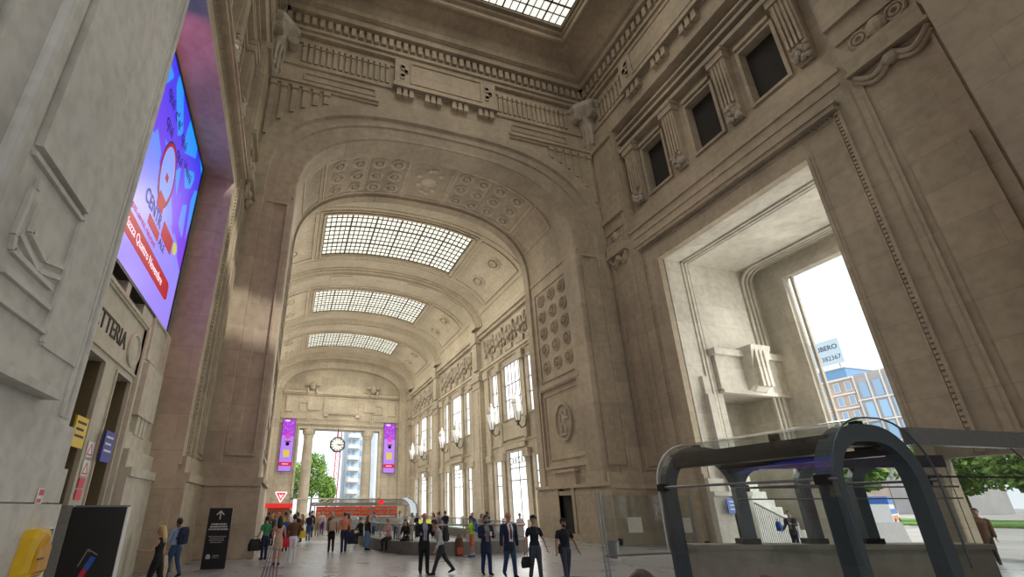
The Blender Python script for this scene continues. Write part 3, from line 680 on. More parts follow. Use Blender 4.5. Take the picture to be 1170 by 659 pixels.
# angular carved relief
def seg(a, b, w=.05, dd=.05):
    (u0, z0), (u1, z1) = a, b; n = Vector((-(z1-z0), (u1-u0))).normalized()*w/2
    e.hexa([PN(u0-n.x, z0-n.y, 0), PN(u1-n.x, z1-n.y, 0), PN(u1+n.x, z1+n.y, 0), PN(u0+n.x, z0+n.y, 0)]+[PN(u0-n.x, z0-n.y, -dd), PN(u1-n.x, z1-n.y, -dd), PN(u1+n.x, z1+n.y, -dd), PN(u0+n.x, z0+n.y, -dd)])
RELIEF = [((3.12, 3.94), (3.13, 3.86)), ((3.09, 3.84), (3.08, 3.49)), ((3.23, 3.82), (3.22, 3.59)), ((3.22, 3.59), (3.46, 3.52)), ((3.46, 3.52), (3.7, 3.59)), ((3.08, 3.49), (3.11, 3.4)), ((3.11, 3.4), (3.65, 3.39)), ((3.12, 3.52), (3.42, 3.42)), ((3.42, 3.42), (3.7, 3.5)), ((3.1, 3.26), (3.71, 3.26)), ((3.0, 3.09), (3.75, 3.09)), ((3.76, 3.02), (3.76, 4.04)), ((2.98, 4.04), (3.76, 4.04))]
for a, b in RELIEF: seg(a, b, .035, .03)
e.build('carved_relief', COOL, WN)
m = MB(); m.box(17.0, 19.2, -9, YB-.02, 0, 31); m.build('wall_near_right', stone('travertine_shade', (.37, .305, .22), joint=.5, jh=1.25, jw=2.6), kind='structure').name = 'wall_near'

# the run of gallery behind the camera, closed off roughly as it continues
m = MB(); m.box(-6, 21.5, -16.2, -15.8, 0, 31); m.box(-6, 21.5, -16, -3.0, 24.4, 24.8); m.box(-6.2, -5.8, -16, YB, 0, 25); m.box(21.3, 21.6, -16, YB, 0, 25)
m.build('wall_rear', PLAIN, kind='structure')
# ------------------------------------------------------------------ left wall: ticket hall portal and the big screen
BLK = plain('black_paint', (.012, .012, .013), .35)
STEEL = plain('dark_steel', (.10, .125, .145), .3, .35)
GREYM = plain('grey_metal', (.30, .30, .31), .35, .7)
WHITE = plain('white_paint', (.75, .75, .73), .5)
RED = plain('red_paint', (.62, .02, .03), .5)
PORT = stone('portal_marble', (.62, .58, .47), joint=0, var=.12)
TAN = plain('bronze_panel', (.20, .155, .085), .45, .2)
m = MB(); PT = lambda u, z, d: (-4.6-d, u, z)
m.wall(PT, 7.5, 18.6, 0, 7.75, [(11.15, 12.8, 0, 5.28, .9), (13.75, 14.9, 0, 5.28, .9), (11.5, 13.0, 7.15, 7.7, .6), (13.3, 14.6, 7.15, 7.7, .6)])
m.frame(PT, 7.9, 15.15, 5.55, 6.98, .07, -.06, 0); m.frame(PT, 11.15, 12.8, 0, 5.28, .06, -.05, 0, False); m.frame(PT, 13.75, 14.9, 0, 5.28, .06, -.05, 0, False)
m.pbox(PT, 7.5, 15.3, 7.05, 7.15, -.1, 0); m.pbox(PT, 15.15, 15.32, 0, 7.15, -.12, 0)
c = Vector(PT(14.55, 6.15, 0)); rg = lambda r, h: [c+Vector((h, r*cos(2*pi*k/24), r*sin(2*pi*k/24))) for k in range(24)]
m.loft([rg(.5, 0), rg(.5, .06), rg(.42, .07), rg(.38, .02), rg(.2, .05), rg(.02, .06)], True, False)
# stone blocks to the right of the portal
for z0, z1, dd in ((0, 2.75, .34), (2.75, 3.0, .42), (3.0, 3.5, .25), (3.5, 4.0, .1)): m.pbox(PT, 15.4, 18.13, z0, z1, -dd, 0)
m.pbox(PT, 15.6, 17.4, 4.5, 6.1, -.2, 0)
for q in (15.9, 16.3, 16.7): m.pbox(PT, q, q+.3, 3.95, 4.5, -.14, 0)
m.frame(PT, 15.75, 17.35, 6.3, 7.6, .06, -.08, 0)
TP = m.build('wall_portal', PORT, kind='structure'); TP.name = 'trim_2'
INK = plain('carved_letters', (.06, .05, .04), .7)
text('carved_lettering', 'BIGLIETTERIA', .66, INK, TP, PT(13.86, 6.13, -.012), (0, 1, 0), (0, 0, 1), .012, 'RIGHT', xs=.92)
for i, (a, b) in enumerate(((11.15, 12.8), (13.75, 14.9))):
    d = MB(); d.pbox(PT, a, b, 0, 5.28, .82, .88); d.mi = 1; d.pbox(PT, b-.04, b-.01, 0, 5.28, .05, .85); d.pbox(PT, (a+b)/2-.03, (a+b)/2+.03, 0, 5.28, .74, .83); d.pbox(PT, a, b, 2.9, 3.0, .74, .83)
    d.build('door_%d' % (2+i), [BLK, TAN], kind='structure')
MB().box(-5.5, -5.2, 8.4, 18.5, 7.0, 15.3).build('wall_left', BLK, kind='structure')

def screen_mat():
    m, nt, b = _new('screen_picture'); N = nt.nodes; L = nt.links
    g = N.new('ShaderNodeNewGeometry'); sp = N.new('ShaderNodeSeparateXYZ'); L.new(g.outputs['Position'], sp.inputs[0])
    def mr(v, a, b_):
        k = N.new('ShaderNodeMapRange'); k.inputs['From Min'].default_value = a; k.inputs['From Max'].default_value = b_; L.new(v, k.inputs['Value']); return k.outputs[0]
    z = mr(sp.outputs['Z'], 7.7, 14.9)
    base = N.new('ShaderNodeValToRGB'); cr = base.color_ramp
    cr.elements[0].position = 0; cr.elements[0].color = (.34, .24, .92, 1); cr.elements[1].position = 1; cr.elements[1].color = (.0, .30, .98, 1)
    for p, c in ((.3, (.30, .26, .95, 1)), (.48, (.20, .25, .95, 1)), (.66, (.06, .30, .98, 1))): e = cr.elements.new(p); e.color = c
    L.new(z, base.inputs['Fac'])
    # purple weave: cells of a Voronoi grid keep the blue, the seams turn violet
    v = N.new('ShaderNodeTexVoronoi'); v.feature = 'DISTANCE_TO_EDGE'; v.inputs['Scale'].default_value = .72
    mp = N.new('ShaderNodeMapping'); mp.inputs['Scale'].default_value = (0, 1.1, .8); L.new(g.outputs['Position'], mp.inputs['Vector']); L.new(mp.outputs[0], v.inputs['Vector'])
    lt = N.new('ShaderNodeMath'); lt.operation = 'LESS_THAN'; lt.inputs[1].default_value = .15; L.new(v.outputs['Distance'], lt.inputs[0])
    # the weave keeps to the part above a slanting line
    s1 = N.new('ShaderNodeMath'); s1.operation = 'MULTIPLY_ADD'; s1.inputs[1].default_value = .32; L.new(sp.outputs['Y'], s1.inputs[0]); L.new(sp.outputs['Z'], s1.inputs[2])
    gt = N.new('ShaderNodeMath'); gt.operation = 'GREATER_THAN'; gt.inputs[1].default_value = 15.65; L.new(s1.outputs[0], gt.inputs[0])
    mu = N.new('ShaderNodeMath'); mu.operation = 'MULTIPLY'; L.new(lt.outputs[0], mu.inputs[0]); L.new(gt.outputs[0], mu.inputs[1])
    vi = N.new('ShaderNodeValToRGB'); vi.color_ramp.elements[0].position = .45; vi.color_ramp.elements[0].color = (.22, .06, .85, 1); vi.color_ramp.elements[1].color = (.02, .04, .85, 1); L.new(z, vi.inputs['Fac'])
    mx = N.new('ShaderNodeMixRGB'); L.new(mu.outputs[0], mx.inputs['Fac']); L.new(base.outputs['Color'], mx.inputs['Color1']); L.new(vi.outputs['Color'], mx.inputs['Color2'])
    L.new(mx.outputs['Color'], b.inputs['Emission Color']); b.inputs['Emission Strength'].default_value = 1.0; b.inputs['Base Color'].default_value = (.01, .01, .015, 1); b.inputs['Roughness'].default_value = .3
    return m
T = thing('video_wall', 'huge blue and violet advertising screen hung high over the ticket hall portal', 'screen', (-4.72, 13.8, 7.7))
def at_screen(p): return p
inv = lambda o: o.matrix_world.inverted()
def adopt(o, parent):
    # geometry is built in place: shift it into the frame of its thing
    bpy.context.view_layer.update()
    o.data.transform(parent.matrix_basis.inverted()); o.parent = parent; return o
PS = lambda u, z, d: (-4.6-d, u, z)
adopt(MB().pbox(PS, 8.95, 17.3, 7.7, 14.85, 0, .03).build('display_panel', screen_mat()), T)
b = MB(); b.frame(PS, 8.95, 17.3, 7.7, 14.85, .09, -.03, .25); b.pbox(PS, 8.95, 17.3, 7.7, 14.85, .04, .25); adopt(b.build('screen_frame', BLK), T)
for z in (9.2, 11.2, 13.2): adopt(MB().pbox(PS, 17.38, 17.75, z, z+.3, .05, .2).build('wall_bracket', BLK), T)
SRED = emit('screen_red', (.55, .005, .02), .75, (.05, 0, 0)); SBLK = emit('screen_ink', (.01, .008, .05), .6); SWHT = emit('screen_white', (.95, .8, .95), 1.0); SYEL = emit('screen_yellow', (.55, .62, .08), .9); SSKIN = emit('screen_pale', (.22, .32, .95), 1.0)
def on_screen(name, mat, f): m_ = MB(); f(m_); return adopt(m_.build(name, mat), T)
on_screen('red_band', SRED, lambda q: (q.pbox(PS, 8.95, 16.25, 8.5, 9.15, -.012, 0), q.hexa([PS(16.25, 8.5, -.012), PS(16.45, 8.6, -.012), PS(16.45, 8.6, 0), PS(16.25, 8.5, 0), PS(16.25, 9.15, -.012), PS(16.4, 9.05, -.012), PS(16.4, 9.05, 0), PS(16.25, 9.15, 0)])))
on_screen('red_blocks', SRED, lambda q: (q.pbox(PS, 14.5, 15.75, 9.95, 10.5, -.012, 0), q.pbox(PS, 13.2, 14.3, 9.62, 9.92, -.012, 0)))
on_screen('yellow_dot', SYEL, lambda q: q.lathe([(.22, 0), (.22, .015)], PS(16.1, 10.4, 0), 20, (1, 0, 0)))
def face(q, r0, r1, c=(13.75, 11.75)):
    a = [PS(c[0]+r0*.72*cos(2*pi*k/32), c[1]+r0*1.1*sin(2*pi*k/32), -.014) for k in range(32)]; d_ = [PS(c[0]+r1*.72*cos(2*pi*k/32), c[1]+r1*1.1*sin(2*pi*k/32), -.014) for k in range(32)]
    q.loft([a, d_], True, False)
on_screen('portrait_fill', SSKIN, lambda q: face(q, .88, .001)); on_screen('portrait_outline', SRED, lambda q: (face(q, 1.0, .88), q.pbox(PS, 13.62, 13.9, 11.5, 11.75, -.016, 0), q.pbox(PS, 13.5, 14.1, 10.5, 11.0, -.016, 0))); on_screen('portrait_ink', SBLK, lambda q: face(q, 1.06, 1.0))
def scr_text(name, body, size, mat, u, z, al='LEFT', xs=1.0): 
    o = text(name, body, size, mat, T, PS(u, z, -.016), (0, 1, 0), (0, 0, 1), .003, al, xs=xs); return adopt(o, T)
scr_text('screen_text', 'CENTR', .62, SBLK, 12.55, 10.2, xs=.85); scr_text('screen_text', 'ALE', .4, SBLK, 14.4, 9.72)
scr_text('screen_text', 'qui, scegli Piazza Quattro Novembre', .40, SWHT, 10.2, 8.82, xs=.9)
scr_text('screen_text', 'negozi, servizi, ristoranti', .26, SRED, 11.6, 9.38)
scr_text('screen_text', 'qui c\'e\' qui', .62, SBLK, 12.2, 13.75); scr_text('screen_text', 'qui    qui', .62, SBLK, 12.6, 13.0); scr_text('screen_text', 'vieni', .6, SBLK, 15.0, 13.3)

def plate(name, label, cat, u0, u1, z0, z1, x, mat, rows=3, ink=INK):
    t = thing(name, label, cat, (x, (u0+u1)/2, z0)); h = (u1-u0)/2
    MB().box(-.02, .02, -h, h, 0, z1-z0).build('sign_panel', mat, t)
    q = MB()
    for r in range(rows): q.box(.02, .026, -h*.75, h*(.7-.25*(r % 2)), (z1-z0)*(.8-.22*r)-.025, (z1-z0)*(.8-.22*r)+.025)
    q.build('sign_lines', ink, t); return t
plate('projecting_sign', 'yellow rectangular sign beside the left ticket hall doorway', 'sign', 11.75, 12.4, 3.15, 3.8, -4.45, plain('sign_yellow', (.80, .56, .02), .5))
plate('projecting_sign', 'blue rectangular sign beside the right ticket hall doorway', 'sign', 13.62, 14.3, 3.0, 3.75, -4.45, plain('sign_blue', (.012, .04, .36), .5), 3, WHITE)
PINK = plain('sticker_red', (.70, .04, .09), .5)
for i, z in enumerate((3.05, 2.62)):
    t = thing('warning_notice', 'white notice with a red triangle on the portal mullion, %s of the two' % ('upper', 'lower')[i], 'notice', (-4.58, 13.3, z))
    MB().box(-.01, .01, -.2, .2, 0, .36).build('notice_sheet', WHITE, t)
    q = MB(); 
    for a, b in (((-.15, .06), (.15, .06)), ((.15, .06), (0, .31)), ((0, .31), (-.15, .06))): q.bar((.012, a[0], a[1]), (.012, b[0], b[1]), .03, .004, (1, 0, 0))
    q.build('triangle_mark', PINK, t)
for i, z in enumerate((2.42, 2.16)):
    t = MB().box(-.01, .012, -.17, .17, 0, .22).build('red_sticker', PINK, label='square red sticker low on the portal mullion, %s of the pair' % ('upper', 'lower')[i], cat='sticker', group='red stickers on the portal mullion', loc=(-4.58, 13.28, z-.06))

# near pier: cabinet, poster, sticker
t = thing('defibrillator_cabinet', 'yellow rounded wall cabinet mounted low on the near grey marble pier', 'cabinet', (-1.72, 4.32, 1.46))
YEL = plain('yellow_plastic', (.72, .44, .01), .35)
q = MB(); sh = lambda x, k=1: [(x, y*k*.8, z) for y, z in ((-.16, 0), (.14, 0), (.16, .03), (.16, .25), (.11, .32), (-.09, .32), (-.14, .26), (-.17, .04))]
q.loft([sh(0), sh(.07), [(.1, y*.86, .02+z*.88) for _, y, z in sh(0)]]); q.build('cabinet_shell', YEL, t)
q = MB(); q.loft([[(.1, y, z) for y, z in ((-.09, .03), (.1, .03), (.1, .22), (.02, .29), (-.06, .2))], [(.125, y, z) for y, z in ((-.07, .05), (.08, .05), (.08, .2), (.02, .26), (-.05, .19))]]); q.build('cabinet_door', plain('amber_plastic', (.62, .30, .01), .35), t)
q = MB(); q.bar((.128, -.1, .13), (.128, -.02, .13), .01, .01); q.build('latch', BLK, t)
t = thing('framed_poster', 'small dark framed poster beside the yellow cabinet', 'poster', (-1.715, 4.60, 1.47))
q = MB(); q.frame(lambda u, z, d: (-d, u, z), -.06, .06, .02, .3, .012, -.012, 0); q.build('poster_frame', WHITE, t)
MB().box(0, .006, -.06, .06, .02, .3).build('poster_sheet', plain('poster_navy', (.02, .025, .06), .4), t)
MB().box(.006, .008, -.02, .03, .17, .21).build('poster_mark', plain('poster_mark', (.55, .65, .7), .5), t)
t = thing('safety_sticker', 'small red and white sticker on the near pier above the yellow cabinet', 'sticker', (-1.732, 4.33, 2.0))
MB().box(0, .004, -.05, .05, -.05, .06).build('sticker_sheet', WHITE, t); MB().box(.004, .006, -.03, .04, .01, .05).build('sticker_mark', PINK, t); MB().box(.004, .006, -.04, .02, -.04, -.015).build('sticker_mark', PINK, t)

# black information totem in the left foreground
t = thing('information_totem', 'large black information totem with a grey edge, left foreground', 'totem', (-1.98, 6.5, 0))
q = MB(); q.box(-.26, .27, -.03, .05, .05, 1.93); q.build('totem_panel', BLK, t)
q = MB(); q.box(-.42, -.27, -.03, .5, 0, 1.95); q.box(-.42, .27, .05, .1, 0, 1.95); q.build('totem_side', GREYM, t)
q = MB(); q.box(.27, .283, -.04, .06, .05, 1.93); q.build('edge_trim', WHITE, t)
q = MB(); q.box(-.3, .28, -.1, .12, 0, .05); q.build('totem_base', GREYM, t)
q = MB(); q.bar((-.05, -.034, 1.18), (.02, -.034, 1.36), .05, .006, (0, 1, 0)); q.build('printed_stripe', plain('print_red', (.6, .02, .05), .5), t)
q = MB(); q.bar((.0, -.036, 1.3), (.05, -.036, 1.42), .055, .006, (0, 1, 0)); q.build('printed_stripe', plain('print_blue', (.02, .1, .5), .5), t)
q = MB(); 
for a, b in (((-.08, 1.33), (-.02, 1.5)), ((-.02, 1.5), (.08, 1.44)), ((-.02, 1.5), (.0, 1.47))): q.bar((a[0], -.034, a[1]), (b[0], -.034, b[1]), .012, .005, (0, 1, 0))
q.build('printed_outline', GREYM, t)

# black wayfinding totem with an arrow
t = thing('wayfinding_totem', 'black standing sign with a white up arrow beside the left arch pier', 'sign', (-2.04, 18.65, 0), radians(-8))
MB().box(-.38, .38, -.04, .04, 0, 1.9).build('sign_panel', BLK, t)
SG = plain('sign_white', (.62, .62, .6), .5)
q = MB(); q.bar((0, -.045, 1.53), (0, -.045, 1.8), .035, .01, (0, 1, 0)); q.bar((-.12, -.045, 1.68), (.008, -.045, 1.81), .035, .01, (0, 1, 0)); q.bar((.12, -.045, 1.68), (-.008, -.045, 1.81), .035, .01, (0, 1, 0)); q.build('arrow', SG, t)
q = MB()
def words(q, z, w, h):
    x = -w
    while x < w-.02:
        l = random.uniform(.03, .09); q.box(x, min(x+l, w), -.046, -.04, z, z+h); x += l+.018
for z, w in ((1.36, .25), (1.28, .28), (1.2, .31)): words(q, z, w, .045)
q.build('bold_lines', SG, t); q = MB()
for z, w in ((.98, .28), (.92, .22), (.86, .25), (.8, .2)): words(q, z, w, .028)
q.build('small_lines', plain('sign_grey', (.34, .34, .33), .5), t)
q = MB(); q.lathe([(.07, 0), (.07, .008)], (-.2, -.04, .38), 14, (0, -1, 0)); q.box(-.27, -.13, -.048, -.04, .31, .38); q.build('emblem', SG, t)
q = MB(); words(q, .39, .1, .03); words(q, .34, .12, .02)
for i, v in enumerate(q.v): q.v[i] = (v[0]+.05, v[1], v[2])
q.build('emblem_words', plain('sign_grey', (.34, .34, .33), .5), t)

# ------------------------------------------------------------------ far end: banners, clock, kiosks
VIO = lambda n, c, s=.9: emit(n, c, s)
B1 = VIO('banner_lavender', (.42, .20, .80)); B2 = VIO('banner_magenta', (.36, .03, .62)); B3 = VIO('banner_white', (.8, .7, .95)); B4 = VIO('banner_yellow', (.60, .50, .08)); B5 = VIO('banner_red', (.60, .01, .06)); B6 = VIO('banner_pink', (.60, .05, .45))
B2S = emit('banner_weave', (.36, .03, .62), .9); _n = B2S.node_tree; _v = _n.nodes.new('ShaderNodeTexVoronoi'); _v.inputs['Scale'].default_value = 4.5; _g = _n.nodes.new('ShaderNodeTexCoord'); _r = _n.nodes.new('ShaderNodeValToRGB')
_r.color_ramp.elements[0].position = .2; _r.color_ramp.elements[0].color = (.75, .5, .9, 1); _r.color_ramp.elements[1].position = .3; _r.color_ramp.elements[1].color = (.36, .03, .62, 1)
_n.links.new(_g.outputs['Object'], _v.inputs['Vector']); _n.links.new(_v.outputs['Distance'], _r.inputs['Fac']); _n.links.new(_r.outputs['Color'], _n.nodes['Principled BSDF'].inputs['Emission Color'])
def banner(x0, label):
    w = 1.87; t = thing('advertising_banner', label, 'banner', (x0+w/2, 77.55, 7.1), 0, 'tall violet banners at the far end')
    MB().box(-w/2, w/2, 0, .12, 0, 7.95).build('banner_panel', B1, t)
    q = MB(); q.frame(lambda u, z, d: (u, d, z), -w/2, w/2, 0, 7.95, .07, -.02, .14); q.build('banner_frame', BLK, t)
    MB().box(-w/2, w/2, -.01, 0, 5.3, 7.95).build('banner_top', B2S, t)
    q = MB(); q.box(-.6, .1, -.018, -.01, 7.6, 7.85); q.build('banner_words', B3, t)
    q = MB(); q.lathe([(.42, 0), (.42, .01), (.3, .012)], (.0, -.01, 5.3), 18, (0, -1, 0)); q.bar((-.4, -.018, 4.4), (.5, -.018, 4.6), .16, .01, (0, 1, 0)); q.build('banner_figure', B6, t)
    q = MB(); q.bar((-.35, -.02, 4.5), (.5, -.02, 4.42), .14, .01, (0, 1, 0)); q.lathe([(.3, 0), (.3, .01), (.22, .01), (.22, 0)], (.05, -.012, 4.1), 16, (0, -1, 0)); q.build('banner_lettering', plain('banner_ink', (.12, .02, .10), .5), t)
    MB().box(-.48, .48, -.015, 0, 2.1, 3.2).build('yellow_square', B4, t)
    q = MB(); q.box(-.72, .72, -.015, 0, .75, 1.35); q.lathe([(.3, 0), (.3, .015)], (-.72, 0, 1.05), 14, (0, -1, 0)); q.lathe([(.3, 0), (.3, .015)], (.72, 0, 1.05), 14, (0, -1, 0)); q.build('red_button', B5, t)
    q = MB(); q.box(-.5, .5, -.02, -.015, 1.0, 1.1); q.build('button_words', B3, t)
banner(-1.39, 'tall violet banner screen hung left of the far columns'); banner(15.0, 'tall violet banner screen hung right of the far columns')
t = thing('hanging_clock', 'octagonal station clock hung in the far opening between the columns', 'clock', (7.3, 77.0, 11.25))
q = MB(); oc = lambda r, y: [(r*cos(pi/8+k*pi/4), y, r*sin(pi/8+k*pi/4)) for k in range(8)]
q.loft([oc(1.2, -.2), oc(1.28, -.1), oc(1.28, .1), oc(1.2, .2)]); q.build('clock_case', BLK, t)
q = MB(); q.lathe([(1.03, -.2), (1.03, -.215)], (0, 0, 0), 28, (0, 1, 0)); q.build('clock_face', emit('clock_face', (.75, .78, .76), .35, (.7, .7, .68)), t)
q = MB(); q.lathe([(.96, -.22), (1.0, -.22), (1.0, -.23), (.96, -.23), (.96, -.22)], (0, 0, 0), 28, (0, 1, 0), False)
for k in range(12): a = k*pi/6; q.bar((.72*sin(a), -.225, .72*cos(a)), (.97*sin(a), -.225, .97*cos(a)), .1, .01, (0, 1, 0))
q.build('hour_marks', BLK, t)
q = MB(); q.bar((-.08, -.235, -.02), (.58, -.235, -.12), .1, .01, (0, 1, 0)); q.build('hour_hand', BLK, t)
q = MB(); q.bar((-.1, -.245, .0), (.82, -.245, .02), .07, .01, (0, 1, 0)); q.build('minute_hand', BLK, t)
q = MB(); q.tube((0, 0, 1.2), (0, 0, 2.55), .06); q.build('hanger_rod', BLK, t)

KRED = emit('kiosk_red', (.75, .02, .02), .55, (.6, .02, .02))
t = thing('snack_kiosk', 'bright red counter kiosk with a red awning at the far left', 'kiosk', (-.35, 46.0, 0))
q = MB(); q.box(-1.15, 1.15, -.5, 1.2, 1.85, 2.22); q.build('red_awning', KRED, t)
q = MB(); q.box(-1.05, 1.05, -.3, 1.1, 0, 1.05); q.build('counter', plain('kiosk_grey', (.2, .2, .2), .5), t)
for x in (-1.0, 1.0):
    for y in (-.3, 1.05): MB().box(x-.04, x+.04, y-.04, y+.04, 1.05, 1.85).build('post', WHITE, t)
q = MB(); q.box(-1.0, 1.0, 1.0, 1.08, 1.05, 1.85); q.build('back_shelf', plain('shelf_goods', (.35, .2, .1), .6, 0, .6, 30), t)
t = thing('triangle_sign', 'red and white pointed down triangle sign standing on the red kiosk', 'sign', (-.3, 46.0, 2.22))
q = MB(); q.loft([[(-.52, -.05, .95), (.52, -.05, .95), (.0, -.05, .1)], [(-.52, .05, .95), (.52, .05, .95), (.0, .05, .1)]]); q.build('triangle_panel', emit('sign_red', (.85, .03, .05), .8), t)
q = MB()
for a, b in (((-.5, .94), (.5, .94)), ((.5, .94), (0, .12)), ((0, .12), (-.5, .94))): q.bar((a[0], -.06, a[1]), (b[0], -.06, b[1]), .1, .02, (0, 1, 0))
q.bar((-.15, -.06, .78), (.0, -.06, .45), .07, .02, (0, 1, 0)); q.bar((.15, -.06, .78), (0, -.06, .45), .07, .02, (0, 1, 0)); q.bar((-.1, -.06, .66), (.1, -.06, .66), .06, .02, (0, 1, 0)); q.build('white_outline', emit('sign_glow_white', (1, .9, .9), 1), t)
MB().box(-.04, .04, -.04, .04, 0, .15).build('post', WHITE, t)

GL = glass('sheet_glass', (.88, .92, .92), .12); GLD = glass('sheet_glass_dark', (.62, .66, .66), .16)
t = thing('glass_pavilion', 'glass roofed shop pavilion with red shelving in the far hall', 'kiosk', (6.9, 46.5, 0))
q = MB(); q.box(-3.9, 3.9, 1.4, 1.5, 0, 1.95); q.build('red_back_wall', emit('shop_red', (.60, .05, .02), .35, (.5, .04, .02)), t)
for r in range(5): MB().box(-3.8, 3.8, 1.2, 1.4, .25+r*.34, .44+r*.34).build('shelf', plain('goods', (.5, .22, .12), .5, 0, .75, 9), t)
for k in range(6): x = -4.2+k*1.68; MB().box(x-.05, x+.05, -1.2, -1.1, 0, 2.0).build('post', GREYM, t)
q = MB(); q.box(-4.4, 4.4, -1.3, -1.15, 1.98, 2.08); q.box(-4.4, 4.4, 1.4, 1.5, 1.98, 2.3); q.bar((-4.4, -1.2, 2.05), (-2.8, .6, 2.6), .06, .06); q.bar((4.4, -1.2, 2.05), (4.2, .6, 2.6), .06, .06); q.box(-2.9, 4.3, .55, .65, 2.55, 2.62); q.build('roof_beams', GREYM, t)
q = MB(); q.poly([(-4.4, -1.2, 2.06), (4.4, -1.2, 2.06), (4.2, .6, 2.6), (-2.8, .6, 2.6)]); q.poly([(-2.8, .6, 2.6), (4.2, .6, 2.6), (4.4, 1.5, 2.3), (-4.4, 1.5, 2.3)]); q.build('roof_glass', glass('roof_glass', (.75, .78, .76), .2), t)
q = MB(); q.box(-4.2, 4.2, -1.16, -1.14, 0, 1.0); q.build('counter_front', plain('pav_grey', (.26, .25, .24), .5), t)
t = thing('bent_glass_canopy', 'curved clear glass canopy end at the right of the far pavilion', 'canopy', (12.2, 46.5, 0))
q = MB(); pts = [(0, 1.0), (0, 1.6), (-.1, 2.1), (-.45, 2.5), (-.95, 2.7)]; q.loft([[(x, -1.2, z) for x, z in pts], [(x, 1.5, z) for x, z in pts]], closed=False); q.build('bent_glass', emit('pale_glass', (.62, .74, .80), .55, (.6, .7, .75)), t)
for y in (-1.2, 1.5): q = MB(); q.path([(x, y, z) for x, z in [(0, 0)]+pts], .06, 6); q.build('canopy_frame', GREYM, t)
t = thing('red_pylon', 'small red square sign standing before the far pavilion roof', 'sign', (8.6, 44.9, 0)); MB().box(-.25, .25, -.03, .03, 2.1, 2.5).build('sign_panel', KRED, t); MB().box(-.03, .03, -.03, .03, 0, 2.1).build('post', GREYM, t)

# oval balustrade round the floor opening
def sup(t, a, b, n=4, cx=8.1, cy=31.2): c, s = cos(t), sin(t); return (cx+a*math.copysign(abs(c)**(2/n), c), cy+b*math.copysign(abs(s)**(2/n), s))
t = thing('well_balustrade', 'rounded glass balustrade on a low stone seat in the middle of the hall', 'balustrade', (8.1, 31.2, 0))
NS = 64; q = MB()
ring = lambda a, b, z: [(sup(2*pi*k/NS, a, b)[0]-8.1, sup(2*pi*k/NS, a, b)[1]-31.2, z) for k in range(NS)]
q.loft([ring(3.95, 11, 0), ring(3.95, 11, .5), ring(3.4, 10.45, .5), ring(3.4, 10.45, 0)], True, False); q.build('stone_seat', stone('seat_stone', (.20, .19, .17), joint=0), t)
q = MB(); q.loft([ring(3.5, 10.55, .5), ring(3.5, 10.55, 1.12)], True, False); q.build('glass_panels', glass('rail_glass', (.80, .86, .86), .2), t)
q = MB(); q.path(ring(3.5, 10.55, 1.15)+[ring(3.5, 10.55, 1.15)[0]], .035, 6); q.build('handrail', GREYM, t)
for k in range(0, NS, 2):
    x, y, _ = ring(3.5, 10.55, 0)[k]; MB().box(x-.025, x+.025, y-.025, y+.025, .5, 1.15).build('post', GREYM, t)

# wall lanterns in the gallery
LG = emit('lantern_glass', (1, .97, .9), .3, (.7, .7, .65)); LM = plain('lantern_metal', (.16, .15, .13), .4, .4)
def lantern():
    t = thing('wall_lantern', '', 'lantern', (18.3, 35, 8.2), 0, 'paired wall lanterns between the gallery windows')
    hx = lambda r, z: [(r*cos(k*pi/3), r*sin(k*pi/3), z) for k in range(6)]
    q = MB(); q.loft([hx(.22, .1), hx(.5, 1.5)]); q.build('lantern_glass', LG, t)
    q = MB(); q.loft([hx(.5, 1.5), hx(.52, 1.62), hx(.42, 1.9), hx(.2, 2.25), hx(.1, 2.35), hx(.13, 2.5), hx(.02, 2.65)]); q.build('lantern_cap', plain('lantern_cap', (.45, .44, .42), .3, .5), t)
    q = MB()
    for k in range(6): q.bar((.23*cos(k*pi/3), .23*sin(k*pi/3), .1), (.43*cos(k*pi/3), .43*sin(k*pi/3), 1.5), .05, .05)
    q.loft([hx(.03, -.35), hx(.12, -.2), hx(.06, -.1), hx(.25, .0), hx(.24, .1)]); q.build('lantern_ribs', LM, t)
    q = MB(); q.path([(0, 0, -.05), (.3, 0, -.5), (.7, 0, -.3), (.85, 0, .3)], .06, 6); q.build('bracket_arm', LM, t); return t
l0 = lantern(); first = True
for bi, (yc, _, _) in enumerate(BAYS):
    for s in (-1, 1):
        lab = 'glazed wall lantern by the %s gallery window, %s of its pair' % (('nearest tall', 'second tall', 'farthest tall')[bi], 'right one' if s < 0 else 'left one')
        if first: l0.location = (18.3, yc+s*2.7, 8.6); l0['label'] = lab; first = False
        else: dup(l0, (18.3, yc+s*2.7, 8.6), 0, lab)

# ------------------------------------------------------------------ escalator canopy, right foreground
t = thing('escalator_canopy', 'dark steel and bent glass escalator canopy in the right foreground', 'canopy', (8.1, 6.25, 0))
X0, Y0 = 8.1, 6.25
def portal(r, hw, zt): # half outline of the rounded frame, left foot to right foot
    pts = [(-hw, 0), (-hw, 1.0), (-hw, zt-r)]
    for k in range(1, 9): a = k/8*pi/2; pts.append((-hw+r*(1-cos(a)), zt-r+r*sin(a)))
    return pts+[(-x, z) for x, z in pts[::-1]]
for y, nm in ((1.5, 0), (-1.5, 0)):
    q = MB(); pp = portal(.75, .9, 2.9); pp = pp[:-3] if y > 0 else pp; q.strip([(x, y, z) for x, z in pp], .14 if y > 0 else .2, .27 if y > 0 else .25, (0, 1, 0)); q.build('portal_frame', STEEL, t)
q = MB(); q.box(-.72, -.5, -1.5, 1.5, 2.6, 2.86); q.box(.5, .72, -1.5, 1.5, 2.6, 2.86); q.build('roof_beam', plain('beam_dark', (.045, .042, .04), .4, .2), t)
q = MB(); q.box(-.55, .55, -1.5, 1.5, 2.72, 2.78); q.build('roof_panel', plain('beam_dark2', (.035, .03, .026), .25, .2), t)
